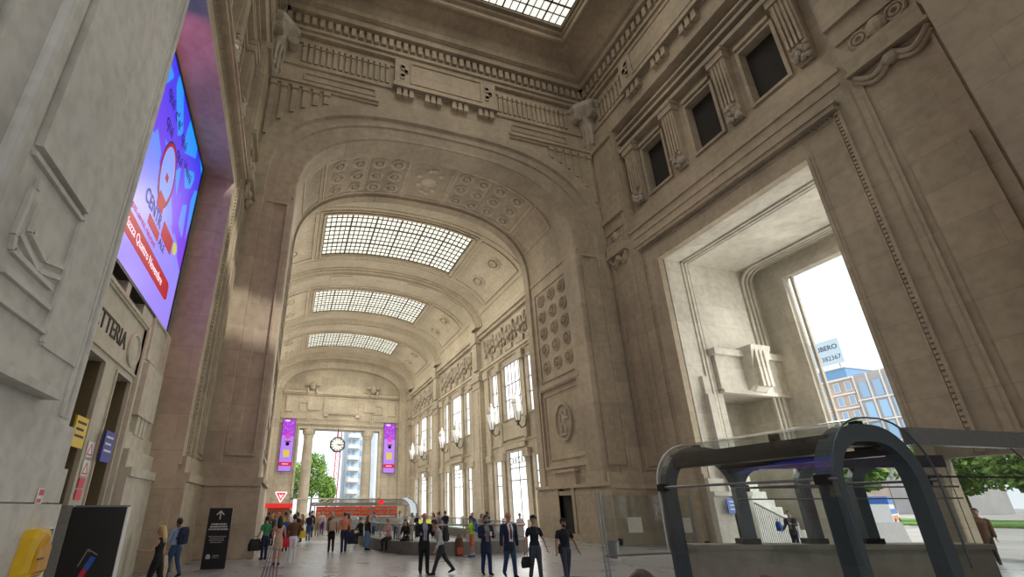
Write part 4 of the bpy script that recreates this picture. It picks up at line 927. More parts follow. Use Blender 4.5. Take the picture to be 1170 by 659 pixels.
for y0_, y1_ in ((-1.2, -.75), (-.55, -.2)): MB().box(-.3, .28, y0_, y1_, 2.69, 2.72).build('painted_reflection', emit('warm_reflection', (.42, .36, .24), .5), t)  # glowing slabs painted in as two beige reflections under the roof
q = MB(); g_ = [(x*1.16, .04+z*1.045) for x, z in portal(.8, .9, 2.93)][1:-1]
q.loft([[(x, -1.7, max(z, .95)) for x, z in g_], [(x, 1.62, max(z, .95)) for x, z in g_]], closed=False); q.build('bent_glass', GL, t, smooth=True)
EDGE_HILITE = plain('glass_edge', (.62, .66, .66), .2)  # pale tone stands in for the bright highlight along the glass edge
for y in (-1.7, 1.62): q = MB(); q.path([(x, y, max(z, .95)) for x, z in g_], .014, 6); q.build('glass_edge', EDGE_HILITE if y > 0 else STEEL, t)
for x in (-1.05, 1.05):
    q = MB(); q.tube((x, -1.7, 2.24), (x, 1.65, 2.24), .022); q.build('rail', GREYM, t)
    for y in (-1.5, 1.5): MB().box(x-.1 if x > 0 else x-.04, x+.04 if x > 0 else x+.1, y-.09, y+.09, 2.17, 2.3).build('clamp', BLK, t)
for y in (-1.5, -.2, 1.5): MB().box(-.06, .06, y-.06, y+.06, 2.9, 3.08).build('glass_fixing', BLK, t)
# wing towards the right: roof bar, hanging glass, rail
t = thing('glass_side_screen', 'tinted glass side screen under a grey bar running right from the canopy', 'glass screen', (8.1, 6.25, 0))
q = MB(); q.bar((1.02, -1.52, 2.9), (6.6, -2.0, 2.86), .12, .26); q.build('wing_beam', plain('beam_grey', (.20, .20, .195), .35, .3), t)
q = MB(); q.poly([(1.0, -1.55, .35), (6.6, -2.05, .35), (6.6, -2.05, 2.78), (1.0, -1.55, 2.8)]); q.build('wing_glass', GLD, t)
q = MB(); q.tube((.95, -1.55, 2.3), (6.6, -2.05, 2.3), .014); q.build('rail', BLK, t)
for x in (3.35,): MB().box(x-.05, x+.05, -1.85, -1.7, 2.24, 2.4).build('clamp', BLK, t)
q = MB(); q.path([(3.35, -1.78, 2.35), (3.25, -1.75, 2.6), (3.05, -1.72, 2.82)], .012, 5); q.path([(3.35, -1.78, 2.3), (3.36, -1.78, .4)], .008, 5); q.build('glass_joint', STEEL, t)

t = thing('stone_parapet', 'low stone parapet behind the escalator canopy carrying dark uprights', 'parapet', (8.0, 8.05, 0), radians(-19.5))
q = MB(); q.box(-.15, 5.4, -.15, .25, 0, 1.1); q.box(-.2, 5.45, -.2, .3, 1.1, 1.19); q.build('stone_wall', stone('parapet_stone', (.40, .36, .30), joint=0), t)
for i, x in enumerate((1.03, 2.33, 3.4)):
    q = MB(); c_ = [(x, .05, 1.19), (x, .05, 2.2)]+[(x+.45*(1-cos(a)), .05, 2.2+.5*sin(a)) for a in (.4, .8, 1.2, 1.57)]; q.strip(c_, .16, .22, (0, 1, 0)); q.build('upright', STEEL, t)
    MB().box(x-.22, x+.14, -.08, .18, 1.19, 1.29).build('foot_bracket', BLK, t)
q = MB(); q.box(1.3, 5.3, -.03, .13, 2.62, 2.86); q.build('head_beam', plain('beam_violet', (.05, .035, .07), .4, .2), t)
q = MB(); q.tube((.9, -.1, 2.24), (5.3, -.1, 2.24), .018); q.tube((.9, -.1, 2.02), (5.3, -.1, 2.02), .014); q.build('rail', GREYM, t)

t = thing('glass_screen', 'clear glass screen with a white paper notice left of the canopy', 'glass screen', (7.15, 10.0, 0))
for x in (0, .1, 2.76): MB().tube((x, 0, 0), (x-.02, 0, 2.22), .025).build('post', GREYM, t)
q = MB(); q.box(.12, 2.75, -.008, .008, .86, 2.15); q.build('glass_pane', GL, t)
q = MB(); q.tube((.05, 0, .84), (2.75, 0, .84), .025); q.build('rail', GREYM, t)
t = MB().box(-.2, .2, -.004, .004, -.17, .17).build('paper_notice', plain('paper', (.72, .70, .62), .7), label='white paper notice taped to the glass screen clear of the canopy', cat='notice', loc=(8.1, 9.98, 1.48))
t = MB().box(-.2, .2, -.004, .004, -.17, .17).build('paper_notice', plain('paper', (.72, .70, .62), .7), label='white paper notice seen through the canopy just right of its far leg', cat='notice', loc=(9.58, 9.98, 1.45))
t = thing('litter_bin', 'small grey litter bin standing by the right pier behind the glass screen', 'bin', (12.6, 17.0, 0))
q = MB(); q.lathe([(.2, 0), (.24, .55), (.26, .6), (.22, .6), (.2, .5)], (0, 0, 0), 16); q.build('bin_body', GREYM, t); MB().lathe([(.01, .62), (.2, .6), (.21, .58)], (0, 0, 0), 16).build('bin_lid', BLK, t)

# blue notice plate on the sunlit porch pier
t = thing('blue_plate', 'small blue notice plate on the sunlit pale pier inside the porch', 'sign', (20.0, 17.62, 1.55)); MB().box(-.45, .45, -.02, .02, 0, .65).build('sign_panel', plain('plate_blue', (.04, .14, .55), .4), t)
q = MB()
for z in (.15, .32, .48): q.box(-.33, .3, -.03, -.02, z, z+.05)
q.build('sign_lines', WHITE, t)

# porch stair: stepped white balustrade and bar railing
t = thing('stair_railing', 'dark bar railing on the porch stair behind the canopy', 'railing', (21.0, 17.45, 0))
for k in range(22): x = k*.11; MB().tube((x, 0, .1), (x, 0, 2.0-.045*k), .014, None, 6).build('baluster', BLK, t)
q = MB(); q.bar((0, 0, 2.0), (2.4, 0, 1.0), .05, .05); q.bar((0, 0, .12), (2.4, 0, .12), .05, .05); q.build('handrail', BLK, t)
t = thing('porch_stair', 'white stone stair with stepped balustrade rising inside the porch', 'stair', (21.6, 18.3, 0))
q = MB()
for k in range(9): q.box(.1, 4.0-k*.42, .1, 1.9, k*.36, (k+1)*.36)
q.build('stepped_balustrade', stone('white_stone', (.72, .70, .65), joint=0), t)
# ------------------------------------------------------------------ outside the right porch
PAVE = stone('paving', (.46, .44, .41), joint=0, scale=.2)
MB().poly([(26.2, -40, -.02), (260, -40, -.02), (260, 160, -.02), (26.2, 160, -.02)]).build('ground', PAVE, kind='structure').name = 'floor'
LAWN = plain('grass', (.16, .30, .05), .9, 0, .4, 3)
MB().box(58, 80, 10, 60, 0, .12).build('lawn', LAWN, kind='structure').name = 'trim_3'
LEAF = plain('leaves', (.10, .22, .03), .7, 0, .6, 1.5); LEAF2 = plain('leaves_light', (.24, .36, .07), .7, 0, .5, 1.2); BARK = plain('bark', (.09, .065, .045), .9)
def crown_mesh(rx, rz, n, s, seed):
    rnd = random.Random(seed); q = MB()
    for i in range(n):
        while True:
            p = Vector((rnd.uniform(-1, 1), rnd.uniform(-1, 1), rnd.uniform(-1, 1)))
            if p.length < 1 and p.length > .35*rnd.random()+.3: break
        lump = 1+.22*sin(p.x*7+seed)*sin(p.y*6)*cos(p.z*5)
        c = Vector((p.x*rx*lump, p.y*rx*lump, p.z*rz*lump)); a = Vector((rnd.uniform(-1, 1), rnd.uniform(-1, 1), rnd.uniform(-1, 1))).normalized(); b = a.orthogonal().normalized(); e = s*rnd.uniform(.6, 1.4)
        q.mi = 0 if rnd.random() < .6 else 1
        q.poly([c-a*e, c-b*e*.6, c+a*e, c+b*e*.6])
    return q
def tree(label, x, y, h, rx, seed, group, n=3600, s=.3):
    t = thing('tree', label, 'tree', (x, y, 0), 0, group)
    q = MB(); q.tube((0, 0, 0), (.1, 0, h*.55), .25, .14); q.tube((.1, 0, h*.4), (rx*.4, .2, h*.7), .12, .05); q.tube((.1, 0, h*.45), (-rx*.4, -.2, h*.7), .12, .05); q.build('trunk', BARK, t)
    q = crown_mesh(rx, h*.36, n, s, seed)
    q.v = [(a, b, c+h*.64) for a, b, c in q.v]; q.build('crown', [LEAF, LEAF2], t); return t
g = 'trees outside the right porch'
tree('leafy green tree seen through the canopy left of its right leg', 60, 36.6, 11, 3.4, 1, g)
tree('leafy green tree behind the parked ambulance', 68, 43.5, 12, 4.4, 2, g)
tree('leafy tree beyond the side door right of the grey pier', 70, 33.2, 9.5, 3.6, 3, g)
tree('leafy tree beyond the side door at the right edge', 62, 23.5, 8.5, 3.7, 4, g)
tree('small leafy tree over the lawn beyond the side door', 78, 29.0, 8, 3.2, 5, g)
# ambulance
t = thing('ambulance', 'white and blue ambulance parked outside beyond the porch', 'vehicle', (52.5, 31.2, 0), radians(25))
VW = plain('van_white', (.7, .72, .74), .35); VB = plain('van_blue', (.03, .14, .5), .35)
q = MB(); side = [(-2.8, .35), (2.3, .35), (2.8, .5), (2.8, 1.2), (2.1, 1.45), (1.6, 2.4), (-2.8, 2.5)]
q.loft([[(x, -1, z) for x, z in side], [(x, 1, z) for x, z in side]]); q.build('van_body', VW, t)
q = MB(); q.box(-2.81, 1.2, -1.02, 1.02, 1.9, 2.52); q.box(-2.81, 2.2, -1.015, -1.0, 1.1, 1.5); q.build('blue_band', VB, t)
q = MB(); q.box(-2.4, 1.4, -1.02, -1.0, .55, .95); q.build('orange_stripe', plain('van_orange', (.8, .25, .04), .4), t)
q = MB(); q.poly([(1.68, -1.02, 1.5), (2.0, -1.02, 1.5), (1.6, -1.02, 2.25), (1.2, -1.02, 2.25), (1.2, -1.02, 1.5)]); q.poly([(2.12, -.85, 1.5), (2.12, .85, 1.5), (1.67, .8, 2.32), (1.67, -.8, 2.32)]); q.build('window', BLK, t)
for x in (-1.8, 1.8):
    for y in (-.95, .95): MB().lathe([(.05, -.12), (.36, -.12), (.38, 0), (.36, .12), (.05, .12)], (x, y, .37), 16, (0, 1, 0)).build('wheel', BLK, t)
t = thing('concrete_block', 'grey concrete block on the paving outside, seen through the canopy', 'block', (30.0, 18.0, 0), radians(-15)); q = MB(); q.loft([[(-.9, -.5, 0), (.9, -.5, 0), (.9, .5, 0), (-.9, .5, 0)], [(-.8, -.4, 1.05), (.8, -.4, 1.05), (.8, .4, 1.05), (-.8, .4, 1.05)]]); q.build('block_body', plain('concrete', (.36, .36, .36), .8), t)

# apartment and office building with rooftop sign, seen through the porch
BW = plain('facade_pink', (.52, .42, .36), .8, 0, .15, .5); BW2 = plain('facade_grey', (.42, .40, .40), .8, 0, .1, .5); WP = plain('pane_blue', (.30, .46, .66), .3); WPL = plain('pane_light', (.34, .55, .78), .3); FR = plain('frame_pale', (.75, .72, .68), .6)
t = thing('apartment_building', 'pinkish apartment block with rows of framed windows under the rooftop sign', 'building', (120, 76, 0), radians(0))
MB().box(0, 14, -7.7, 6, 0, 28.8).build('facade', BW, t)
for z in (15.5, 19, 22.4, 25.6): MB().box(-.4, 0, -7.8, 6.2, z-.5, z-.15).build('ledge', FR, t)
q = MB(); q.box(-.2, 13, -7.2, 6, 28.8, 31.2); q.build('blue_attic', plain('attic_blue', (.16, .32, .54), .4), t)
q = MB(); q.box(-.6, 14, -7.8, 6.2, 28.5, 28.9); q.box(-.5, 13, -7.4, 6.2, 31.2, 31.5); q.build('cornice', FR, t)
for r, z in enumerate((13, 16, 19.4, 22.8, 26)):
    for k in range(5):
        y = -6.7+k*2.4
        f = MB(); f.frame(lambda u, z_, d: (d, u, z_), y-.5, y+.5, z, z+1.9, .14, -.15, .02); f.build('window_frame', FR, t)
        MB().box(-.06, 0, y-.5, y+.5, z, z+1.9).build('pane', WP, t)
t2 = thing('office_building', 'grey office block with large blue window bays right of the apartment block', 'building', (119.5, 66, 0))
MB().box(0, 14, -9, 1.9, 0, 29).build('facade', BW2, t2)
for r, z in enumerate((10, 14.5, 19, 23.6)):
    for k in range(4):
        y = -7.6+k*2.6; h = 3.6 if r < 3 else 3.4
        MB().box(-.1, 0, y-.75, y+.75, z, z+h).build('window_bay', WPL if r < 3 else WP, t2)
    MB().box(-.3, 0, -9, 1.9, z-.5, z-.2).build('ledge', FR, t2)
for k in range(5): MB().box(-.35, 0, -9+k*2.65-.12, -9+k*2.65+.12, 9, 28.8).build('pier', FR, t2)
q = MB(); q.bar((0, -5, 29), (0, -5, 33.5), .15, .15); q.bar((0, -8.6, 29), (0, -8.6, 33.5), .15, .15); q.bar((0, -5, 33.5), (0, -8.6, 33.5), .15, .15); q.build('roof_railing', GREYM, t2)
t3 = thing('rooftop_sign', 'pale blue rooftop billboard reading LIBERO over a phone number', 'billboard', (119.7, 76, 31.5))
MB().box(-.1, .1, -7.8, 1.4, .9, 6.8).build('billboard_panel', emit('billboard', (.55, .74, .86), .85, (.1,.1,.1)), t3)
SI = plain('sign_ink', (.05, .07, .10), .6)
text('billboard_text', 'LIBERO', 1.55, SI, t3, (-.14, -7.35, 4.95), (0, -1, 0), (0, 0, 1), .02, 'RIGHT', xs=.98, bold=True); text('billboard_text', '382367', 1.5, SI, t3, (-.14, -7.5, 2.4), (0, -1, 0), (0, 0, 1), .02, 'RIGHT', xs=.95)
for y in (-6.5, -2, .5): MB().box(.1, .3, y-.1, y+.1, 0, 6.5).build('strut', GREYM, t3)

# ------------------------------------------------------------------ beyond the far opening
g = 'trees beyond the far columns'
tree('bright green tree beyond the far opening right of the left column', 6.2, 121, 14.5, 3.4, 11, g, 3600, .3)
tree('darker green tree beyond the far opening behind the left column', 2.0, 131, 13, 3.8, 12, g, 3200, .3)
tree('low green tree beyond the far opening beside the red mast', 9.2, 113, 8.5, 1.9, 13, g, 2600, .28)
t = thing('lattice_mast', 'tall red lattice crane mast beyond the far opening', 'crane', (11.8, 124, 0))
q = MB(); w = .55
for sx in (-1, 1):
    for sy in (-1, 1): q.bar((sx*w, sy*w, 0), (sx*w+.5, sy*w, 27), .14, .14)
for k in range(18):
    z = k*1.5; o_ = .5*z/27
    for a, b in (((-w, -w), (w, -w)), ((w, -w), (w, w))): q.bar((a[0]+o_, a[1], z), (b[0]+o_, b[1], z+1.5), .1, .1); q.bar((b[0]+o_, b[1], z), (a[0]+o_, a[1], z+1.5), .1, .1)
q.build('mast_lattice', plain('crane_red', (.62, .08, .09), .5), t)
t = thing('balcony_tower', 'pale blue apartment tower with stacked rounded balconies beyond the far opening', 'building', (18.2, 121, 0))
TW = plain('tower_pale', (.42, .50, .58), .7, 0, .1, .4); TG = plain('tower_glass', (.25, .36, .48), .2)
MB().box(-4.3, 3, 0, 10, 0, 23.5).build('facade', TW, t)
for k in range(8):
    z = 2.2+k*2.7
    q = MB(); out = [(-2.6+1.5*cos(a), -1.1*sin(a)-.02) for a in [pi*i/10 for i in range(11)]]; q.loft([[(x, y, z) for x, y in out], [(x, y, z+.9) for x, y in out]]); q.build('balcony', FR, t)
    for x in (-3.9, -2.6, -.6, .9): MB().box(x-.38, x+.38, -.05, 0, z+.9, z+2.2).build('window_pane', TG, t)
MB().poly([(-60, 84, -.02), (26.2, 84, -.02), (26.2, 240, -.02), (-60, 240, -.02)]).build('floor', PAVE, kind='structure')
# ------------------------------------------------------------------ people
def cloth(name, c, var=.15): return plain('cloth_'+name, c, .85, 0, var, 20)
SK = {'light': plain('skin_light', (.52, .31, .22), .55, 0, .06), 'tan': plain('skin_tan', (.40, .22, .14), .55, 0, .06), 'ruddy': plain('skin_ruddy', (.50, .23, .17), .55, 0, .06), 'dark': plain('skin_dark', (.18, .09, .06), .55, 0, .06)}
HR = {'black': plain('hair_black', (.012, .010, .009), .5), 'brown': plain('hair_brown', (.06, .035, .02), .5), 'grey': plain('hair_grey', (.32, .30, .28), .6), 'blond': plain('hair_blond', (.55, .38, .16), .5), 'auburn': plain('hair_auburn', (.16, .05, .025), .5)}
CL = {k: cloth(k, c) for k, c in dict(navy=(.012, .018, .05), black=(.010, .010, .012), charcoal=(.03, .032, .036), bluesuit=(.012, .025, .11), jeans=(.03, .07, .15), denim=(.10, .20, .36), white=(.72, .72, .74), offwhite=(.52, .50, .47), lightblue=(.28, .42, .64), greyblue=(.25, .29, .38), neon=(.38, .78, .05), coral=(.48, .13, .08), beige=(.46, .36, .26), brown=(.12, .06, .028), peach=(.55, .34, .24), orange=(.62, .22, .12), pink=(.56, .34, .32), green=(.02, .22, .09), red=(.50, .015, .03), blue=(.02, .10, .35), khaki=(.24, .20, .12), yellow=(.70, .48, .03), grey=(.20, .20, .21), darkred=(.16, .012, .016), shoe=(.012, .011, .010), policenavy=(.008, .010, .022), policegrey=(.05, .06, .085), purple=(.10, .03, .16)).items()}
PERSONS = []
class Src:
    def __init__(s): s.q = MB(); s.mats = []
    def use(s, m):
        if m not in s.mats: s.mats.append(m)
        s.q.mi = s.mats.index(m); return s.q
def limb(q, pts, rads, n=10):
    pts = [Vector(p) for p in pts]
    P = [pts[0]-(pts[1]-pts[0]).normalized()*rads[0]*.6]+pts+[pts[-1]+(pts[-1]-pts[-2]).normalized()*rads[-1]*.6]
    q.path(P, [rads[0]*.55]+list(rads)+[rads[-1]*.55], n)
def person(label, x, y, rz, h=1.7, skin='light', top='navy', bottom='black', shoes='shoe', hair='black', style='short', sleeve='long', legs='trousers', female=False,
           stride=0.0, kneeL=0.05, kneeR=0.05, armL=(0, .1, .15), armR=(0, .1, .15), lean=0.0, head=0.0, nod=0.0, jacket=None, shirt=None, tie=None, sit=None, cap=None, beard=False, vox=.013, group=None, z0=0.0, glasses=False, belt=None, hem=.22, sock=None, fat=1.0):
    S = Src(); K = h; far = vox > .02
    skm = SK[skin]; tm = CL[jacket or top]; bm_ = CL[bottom]; sm_ = CL[shoes]
    U = Vector((0, sin(lean), cos(lean))); Fw = Vector((0, cos(lean), -sin(lean))); R = Vector((1, 0, 0))
    P = Vector((0, 0, .515*K)) if sit is None else Vector((0, 0, sit+.065*K))
    def T(a, b, c): return P+R*a*K+Fw*b*K+U*c*K
    def ring(c, a, b, off=0.0, n=16): return [T(a*cos(2*pi*k/n), off+b*sin(2*pi*k/n), c) for k in range(n)]
    g = .006 if jacket else 0
    if female: prof = [(-.055, .070, .055, 0), (-.02, .094, .068, -.004), (.03, .092, .066, -.003), (.10, .072+g, .052+g, .004), (.15, .074+g, .056+g, .008), (.205, .086+g, .072+g, .012), (.26, .090+g, .054+g, 0), (.295, .075, .045, -.004), (.315, .04, .036, 0)]
    else: prof = [(-.055, .070, .058, 0), (-.02, .088, .066, 0), (.03, .088+g, .064+g, .004), (.10, .086+g, .062+g, .006), (.16, .096+g, .068+g, .006), (.22, .108+g, .072+g, .004), (.265, .112+g, .056+g, 0), (.295, .088, .046, -.004), (.318, .042, .038, 0)]
    prof = [(c, a*(fat if c < .2 else 1), b*(fat if c < .2 else 1), o) for c, a, b, o in prof]
    waist = .035
    rings = [ring(c, a, b, o) for c, a, b, o in prof]
    q = S.use(tm)
    for i in range(len(rings)-1):
        low = prof[i][0] < waist-.02
        S.use(bm_ if low and not jacket else tm)
        S.q.loft([rings[i], rings[i+1]])
    if jacket and shirt: # open front shows the shirt
        S.use(CL[shirt]); 
        for i in range(2, len(prof)-1):
            (c0, a0, b0, o0), (c1, a1, b1, o1) = prof[i], prof[i+1]; w0 = .030+.014*(c0 > .2); w1 = .030+.014*(c1 > .2) if c1 < .3 else .02
            S.q.hexa([T(-w0, o0+b0*.6, c0), T(w0, o0+b0*.6, c0), T(w0, o0+b0+.006, c0), T(-w0, o0+b0+.006, c0), T(-w1, o1+b1*.6, c1), T(w1, o1+b1*.6, c1), T(w1, o1+b1+.006, c1), T(-w1, o1+b1+.006, c1)])
    if jacket: # skirt of the jacket
        S.use(tm); S.q.loft([ring(.04, .094*fat, .07*fat), ring(-.03, .104*fat, .078*fat), ring(-hem*.55, .106*fat, .078*fat)])
    # neck and head
    S.use(skm); hb = T(0, .004, .335); hc = T(0, .012, .335)+Vector((0, sin(lean+nod)*.085*K, cos(lean+nod)*.085*K))
    limb(S.q, [T(0, 0, .30), hb, hc-Vector((0, 0, .03*K))], [.036*K, .033*K, .034*K])
    hrot = Matrix.Rotation(-head, 3, 'Z') @ Matrix.Rotation(-(lean+nod), 3, 'X')
    Hd = lambda a, b, c: hc+hrot @ Vector((a*K, b*K, c*K))
    def hell(c, r, n=14, m=10): S.q.ell(Hd(*c), (r[0]*K, r[1]*K, r[2]*K), n, m, hrot)
    hell((0, 0, .012), (.0455, .056, .060)); hell((0, .014, -.028), (.036, .042, .042)); hell((0, .026, -.050), (.022, .022, .020))
    hell((0, .057, -.006), (.0085, .013, .017), 8, 6); hell((0, .063, -.014), (.011, .010, .008), 8, 6); hell((0, .048, .016), (.032, .012, .007), 10, 6)
    for s in (-1, 1): hell((s*.046, -.004, -.002), (.006, .012, .018), 8, 6)
    if beard: S.use(HR[hair if hair != 'grey' else 'black']); hell((0, .020, -.044), (.038, .040, .032))
    # arms
    sh_w = .098 if female else .116
    for s, (f, ab, el) in ((-1, armL), (1, armR)):
        sh_ = T(s*sh_w, -.002, .272)
        d1 = (R*s*sin(ab)+(-U*cos(f)+Fw*sin(f))*cos(ab)).normalized(); elb = sh_+d1*.168*K
        inn = .35*min(1, el) if el > .6 else 0
        d2 = (R*s*(sin(ab)*.55-inn)+(-U*cos(f+el)+Fw*sin(f+el))).normalized(); wr = elb+d2*.148*K
        sl = CL[jacket or top]; puff = 1.22 if jacket else 1.0
        ur, er, wrr = (.030, .025, .019) if not female else (.026, .021, .016)
        S.use(skm); limb(S.q, [sh_, elb], [ur*K, er*K]); limb(S.q, [elb, wr], [er*K, wrr*K])
        if sleeve == 'long': S.use(sl); limb(S.q, [T(s*(sh_w-.02), 0, .272), sh_, elb], [.036*K*puff, .036*K*puff, .030*K*puff]); limb(S.q, [elb, wr-d2*.01*K], [.029*K*puff, .024*K*puff])
        elif sleeve == 'short': S.use(sl); limb(S.q, [T(s*(sh_w-.02), 0, .272), sh_, sh_+d1*.105*K], [.037*K, .038*K, .037*K])
        # hand: palm and five fingers
        S.use(skm); side = d2.cross(R*s+Fw*.2).normalized(); nrm = side.cross(d2).normalized()
        pal = wr+d2*.034*K
        rot = Matrix((side, nrm, d2)).transposed()
        S.q.ell(pal, (.023*K, .012*K, .034*K), 10, 8, rot)
        if not far:
            for j, (o_, l_) in enumerate(((-.017, .036), (-.006, .044), (.006, .041), (.017, .031))):
                a_ = pal+side*o_*K+d2*.026*K; b_ = a_+(d2*.9+nrm*.25).normalized()*l_*.55*K; c_ = b_+(d2*.7+nrm*.75).normalized()*l_*.5*K
                limb(S.q, [a_, b_, c_], [.0062*K, .0056*K, .0048*K], 6)
            a_ = pal-side*.02*K-d2*.008*K; limb(S.q, [a_, a_+(d2*.6-side*.75+nrm*.25).normalized()*.028*K, a_+(d2*.95-side*.6+nrm*.5).normalized()*.052*K], [.0075*K, .0066*K, .0055*K], 6)
        if s < 0: PERSONS_L = wr+d2*.06*K
        else: PERSONS_R = wr+d2*.06*K
    # legs
    low = 9; feet = []
    for s in (-1, 1):
        kn = kneeL if s < 0 else kneeR
        t = (stride if s < 0 else -stride) if sit is None else 1.42
        kk = kn if sit is None else 1.42+kn
        hp = P+Vector((s*.048*K, 0, -.02*K)); d1 = Vector((s*.02+(s*.05 if sit else 0), sin(t), -cos(t))).normalized(); kne = hp+d1*.235*K
        d2 = Vector((s*.0, sin(t-kk), -cos(t-kk))).normalized(); an = kne+d2*.225*K; feet.append((s, hp, kne, an, t-kk))
    low = min(f[3].z for f in feet)-.045*K
    for s, hp, kne, an, ta in feet:
        S.use(skm); limb(S.q, [hp, kne], [.050*K, .034*K]); limb(S.q, [kne, kne.lerp(an, .35), an], [.032*K, .034*K, .021*K])
        if legs == 'trousers': S.use(bm_); limb(S.q, [hp, hp.lerp(kne, .4), kne], [.060*K*fat, .056*K*fat, .041*K]); limb(S.q, [kne, an], [.041*K, .034*K])
        elif legs == 'shorts': S.use(bm_); limb(S.q, [hp, kne.lerp(hp, .12)], [.060*K, .056*K])
        if sock: S.use(CL[sock]); limb(S.q, [an+Vector((0, 0, .05*K)), an], [.025*K, .024*K])
        fp = max(-.6, min(.35, -ta*.6 if sit is None else 0)); fd = Vector((s*.12, cos(fp), -sin(fp) if ta < -.2 else 0)).normalized()
        S.use(sm_); fl = Vector(fd)
        hl = an-fl*.028*K-Vector((0, 0, .022*K)); toe = an+fl*.098*K-Vector((0, 0, .032*K))
        limb(S.q, [hl, an+fl*.03*K-Vector((0, 0, .020*K)), toe], [.024*K, .027*K, .016*K])
    if legs == 'skirt':
        S.use(bm_); zz = hem
        S.q.loft([ring(.055, .074, .056), ring(-.03, .100, .076), ring(-zz, .108+.1*max(0, zz-.2), .084+.12*max(0, zz-.2))])
    # one continuous skin over all of it
    src = bpy.data.meshes.new('src'); src.from_pydata(S.q.v, [], S.q.f); src.polygons.foreach_set('material_index', S.q.m)
    tmp = bpy.data.objects.new('src', src); COL.objects.link(tmp)
    md = tmp.modifiers.new('r', 'REMESH'); md.mode = 'VOXEL'; md.voxel_size = vox; md.use_smooth_shade = True
    dg = bpy.context.evaluated_depsgraph_get(); me = bpy.data.meshes.new_from_object(tmp.evaluated_get(dg))
    bv = BVHTree.FromPolygons([Vector(v) for v in S.q.v], S.q.f)
    me.materials.clear()
    for m in S.mats: me.materials.append(m)
    mi = []
    for p in me.polygons:
        hit = bv.find_nearest(p.center); mi.append(S.q.m[hit[2]] if hit[2] is not None else 0)
    me.polygons.foreach_set('material_index', mi)
    bm = bmesh.new(); bm.from_mesh(me); bmesh.ops.smooth_vert(bm, verts=bm.verts, factor=.5, use_axis_x=True, use_axis_y=True, use_axis_z=True); bm.to_mesh(me); bm.free()
    me.polygons.foreach_set('use_smooth', [True]*len(me.polygons))
    bpy.data.objects.remove(tmp); bpy.data.meshes.remove(src)
    o = bpy.data.objects.new('person', me); COL.objects.link(o); me.name = 'person'
    o.location = (x, y, z0-(low if sit is None else min(low, 0) if low > -.02 else low)); o.rotation_euler = (0, 0, rz); tag(o, label, 'person', group)
    if sit is not None: o.location.z = z0
    # hair, cap, small features
    def hair_shell(r, cut, name, mat, back=0):
        vs, fs = [], []; n, m_ = 18, 12
        for i in range(m_+1):
            t = pi*i/m_
            for k in range(n): a = 2*pi*k/n; vs.append((r[0]*sin(t)*cos(a), r[1]*sin(t)*sin(a), r[2]*cos(t)))
        for i in range(m_):
            for k in range(n):
                f = (i*n+k, i*n+(k+1) % n, (i+1)*n+(k+1) % n, (i+1)*n+k); c = sum((Vector(vs[j]) for j in f), Vector())/4
                if cut(c.x, c.y, c.z): fs.append(f)
        q = MB(); q.v = [tuple(Hd(a, b-.003, c+.014)) for a, b, c in vs]; q.f = fs; q.m = [0]*len(fs)
        ob = q.build(name, mat, o, smooth=True, weld=True); sd = ob.modifiers.new('s', 'SOLIDIFY'); sd.thickness = .006*K; sd.offset = 0; return ob
    if style in ('short', 'long', 'tied'):
        hair_shell((.050, .061, .066), lambda a, b, c: (c > .026 if b > .02 else c > -.012 if b > -.012 else c > -.05), 'hair', HR[hair])
    elif style == 'thin': hair_shell((.048, .058, .063), lambda a, b, c: c > -.045 and b < .0 and c < .03, 'hair', HR[hair])
    if style == 'long':
        q = MB(); q.loft([[Hd(.048*w*cos(a), -.035+.030*sin(a)*dp-o_, zq) for a in [2*pi*k/12 for k in range(12)]] for zq, w, dp, o_ in ((.05, .8, 1, 0), (.0, 1.15, 1.1, .004), (-.06, 1.3, 1, .012), (-.13, 1.25, .8, .02), (-.19, .8, .5, .022))]); q.build('hair_length', HR[hair], o, smooth=True)
    if style == 'tied': q = MB(); q.ell(Hd(0, -.066, .02), (.025*K, .025*K, .028*K), 10, 8); q.build('hair_bun', HR[hair], o, smooth=True)
    if cap:
        hair_shell((.053, .064, .068), lambda a, b, c: c > .018, 'cap', CL[cap]); q = MB(); q.loft([[Hd(.046*cos(t), .045+.052*sin(t), .033-.012*sin(t)) for t in [pi*k/10 for k in range(11)]], [Hd(.046*cos(t), .045+.052*sin(t), .040-.012*sin(t)) for t in [pi*k/10 for k in range(11)]]]); q.build('cap_visor', CL[cap], o)
        if not style: pass
    if vox < .015:
        EW = plain('eye_white', (.6, .58, .55), .3); 
        for s in (-1, 1):
            q = MB(); q.ell(Hd(s*.018, .0505, .006), (.0075*K, .004*K, .0045*K), 8, 6, hrot); q.mi = 1; q.ell(Hd(s*.018, .0535, .006), (.0035*K, .0022*K, .0038*K), 8, 6, hrot); q.build('eye', [EW, HR['black']], o)
            q = MB(); q.bar(Hd(s*.009, .055, .0185), Hd(s*.029, .047, .0195), .006*K, .0035*K); q.build('eyebrow', HR[hair], o)
        q = MB(); q.ell(Hd(0, .0535, -.033), (.014*K, .005*K, .0035*K), 10, 6, hrot); q.build('mouth', plain('lips', (.30, .10, .09), .5), o)
    if glasses:
        q = MB()
        for s in (-1, 1): q.path([Hd(s*.019+.014*cos(t), .060, .005+.011*sin(t)) for t in [2*pi*k/12 for k in range(13)]], .0014*K, 5); q.bar(Hd(s*.033, .058, .006), Hd(s*.047, .0, .006), .002*K, .002*K)
        q.build('glasses', CL['black'], o)
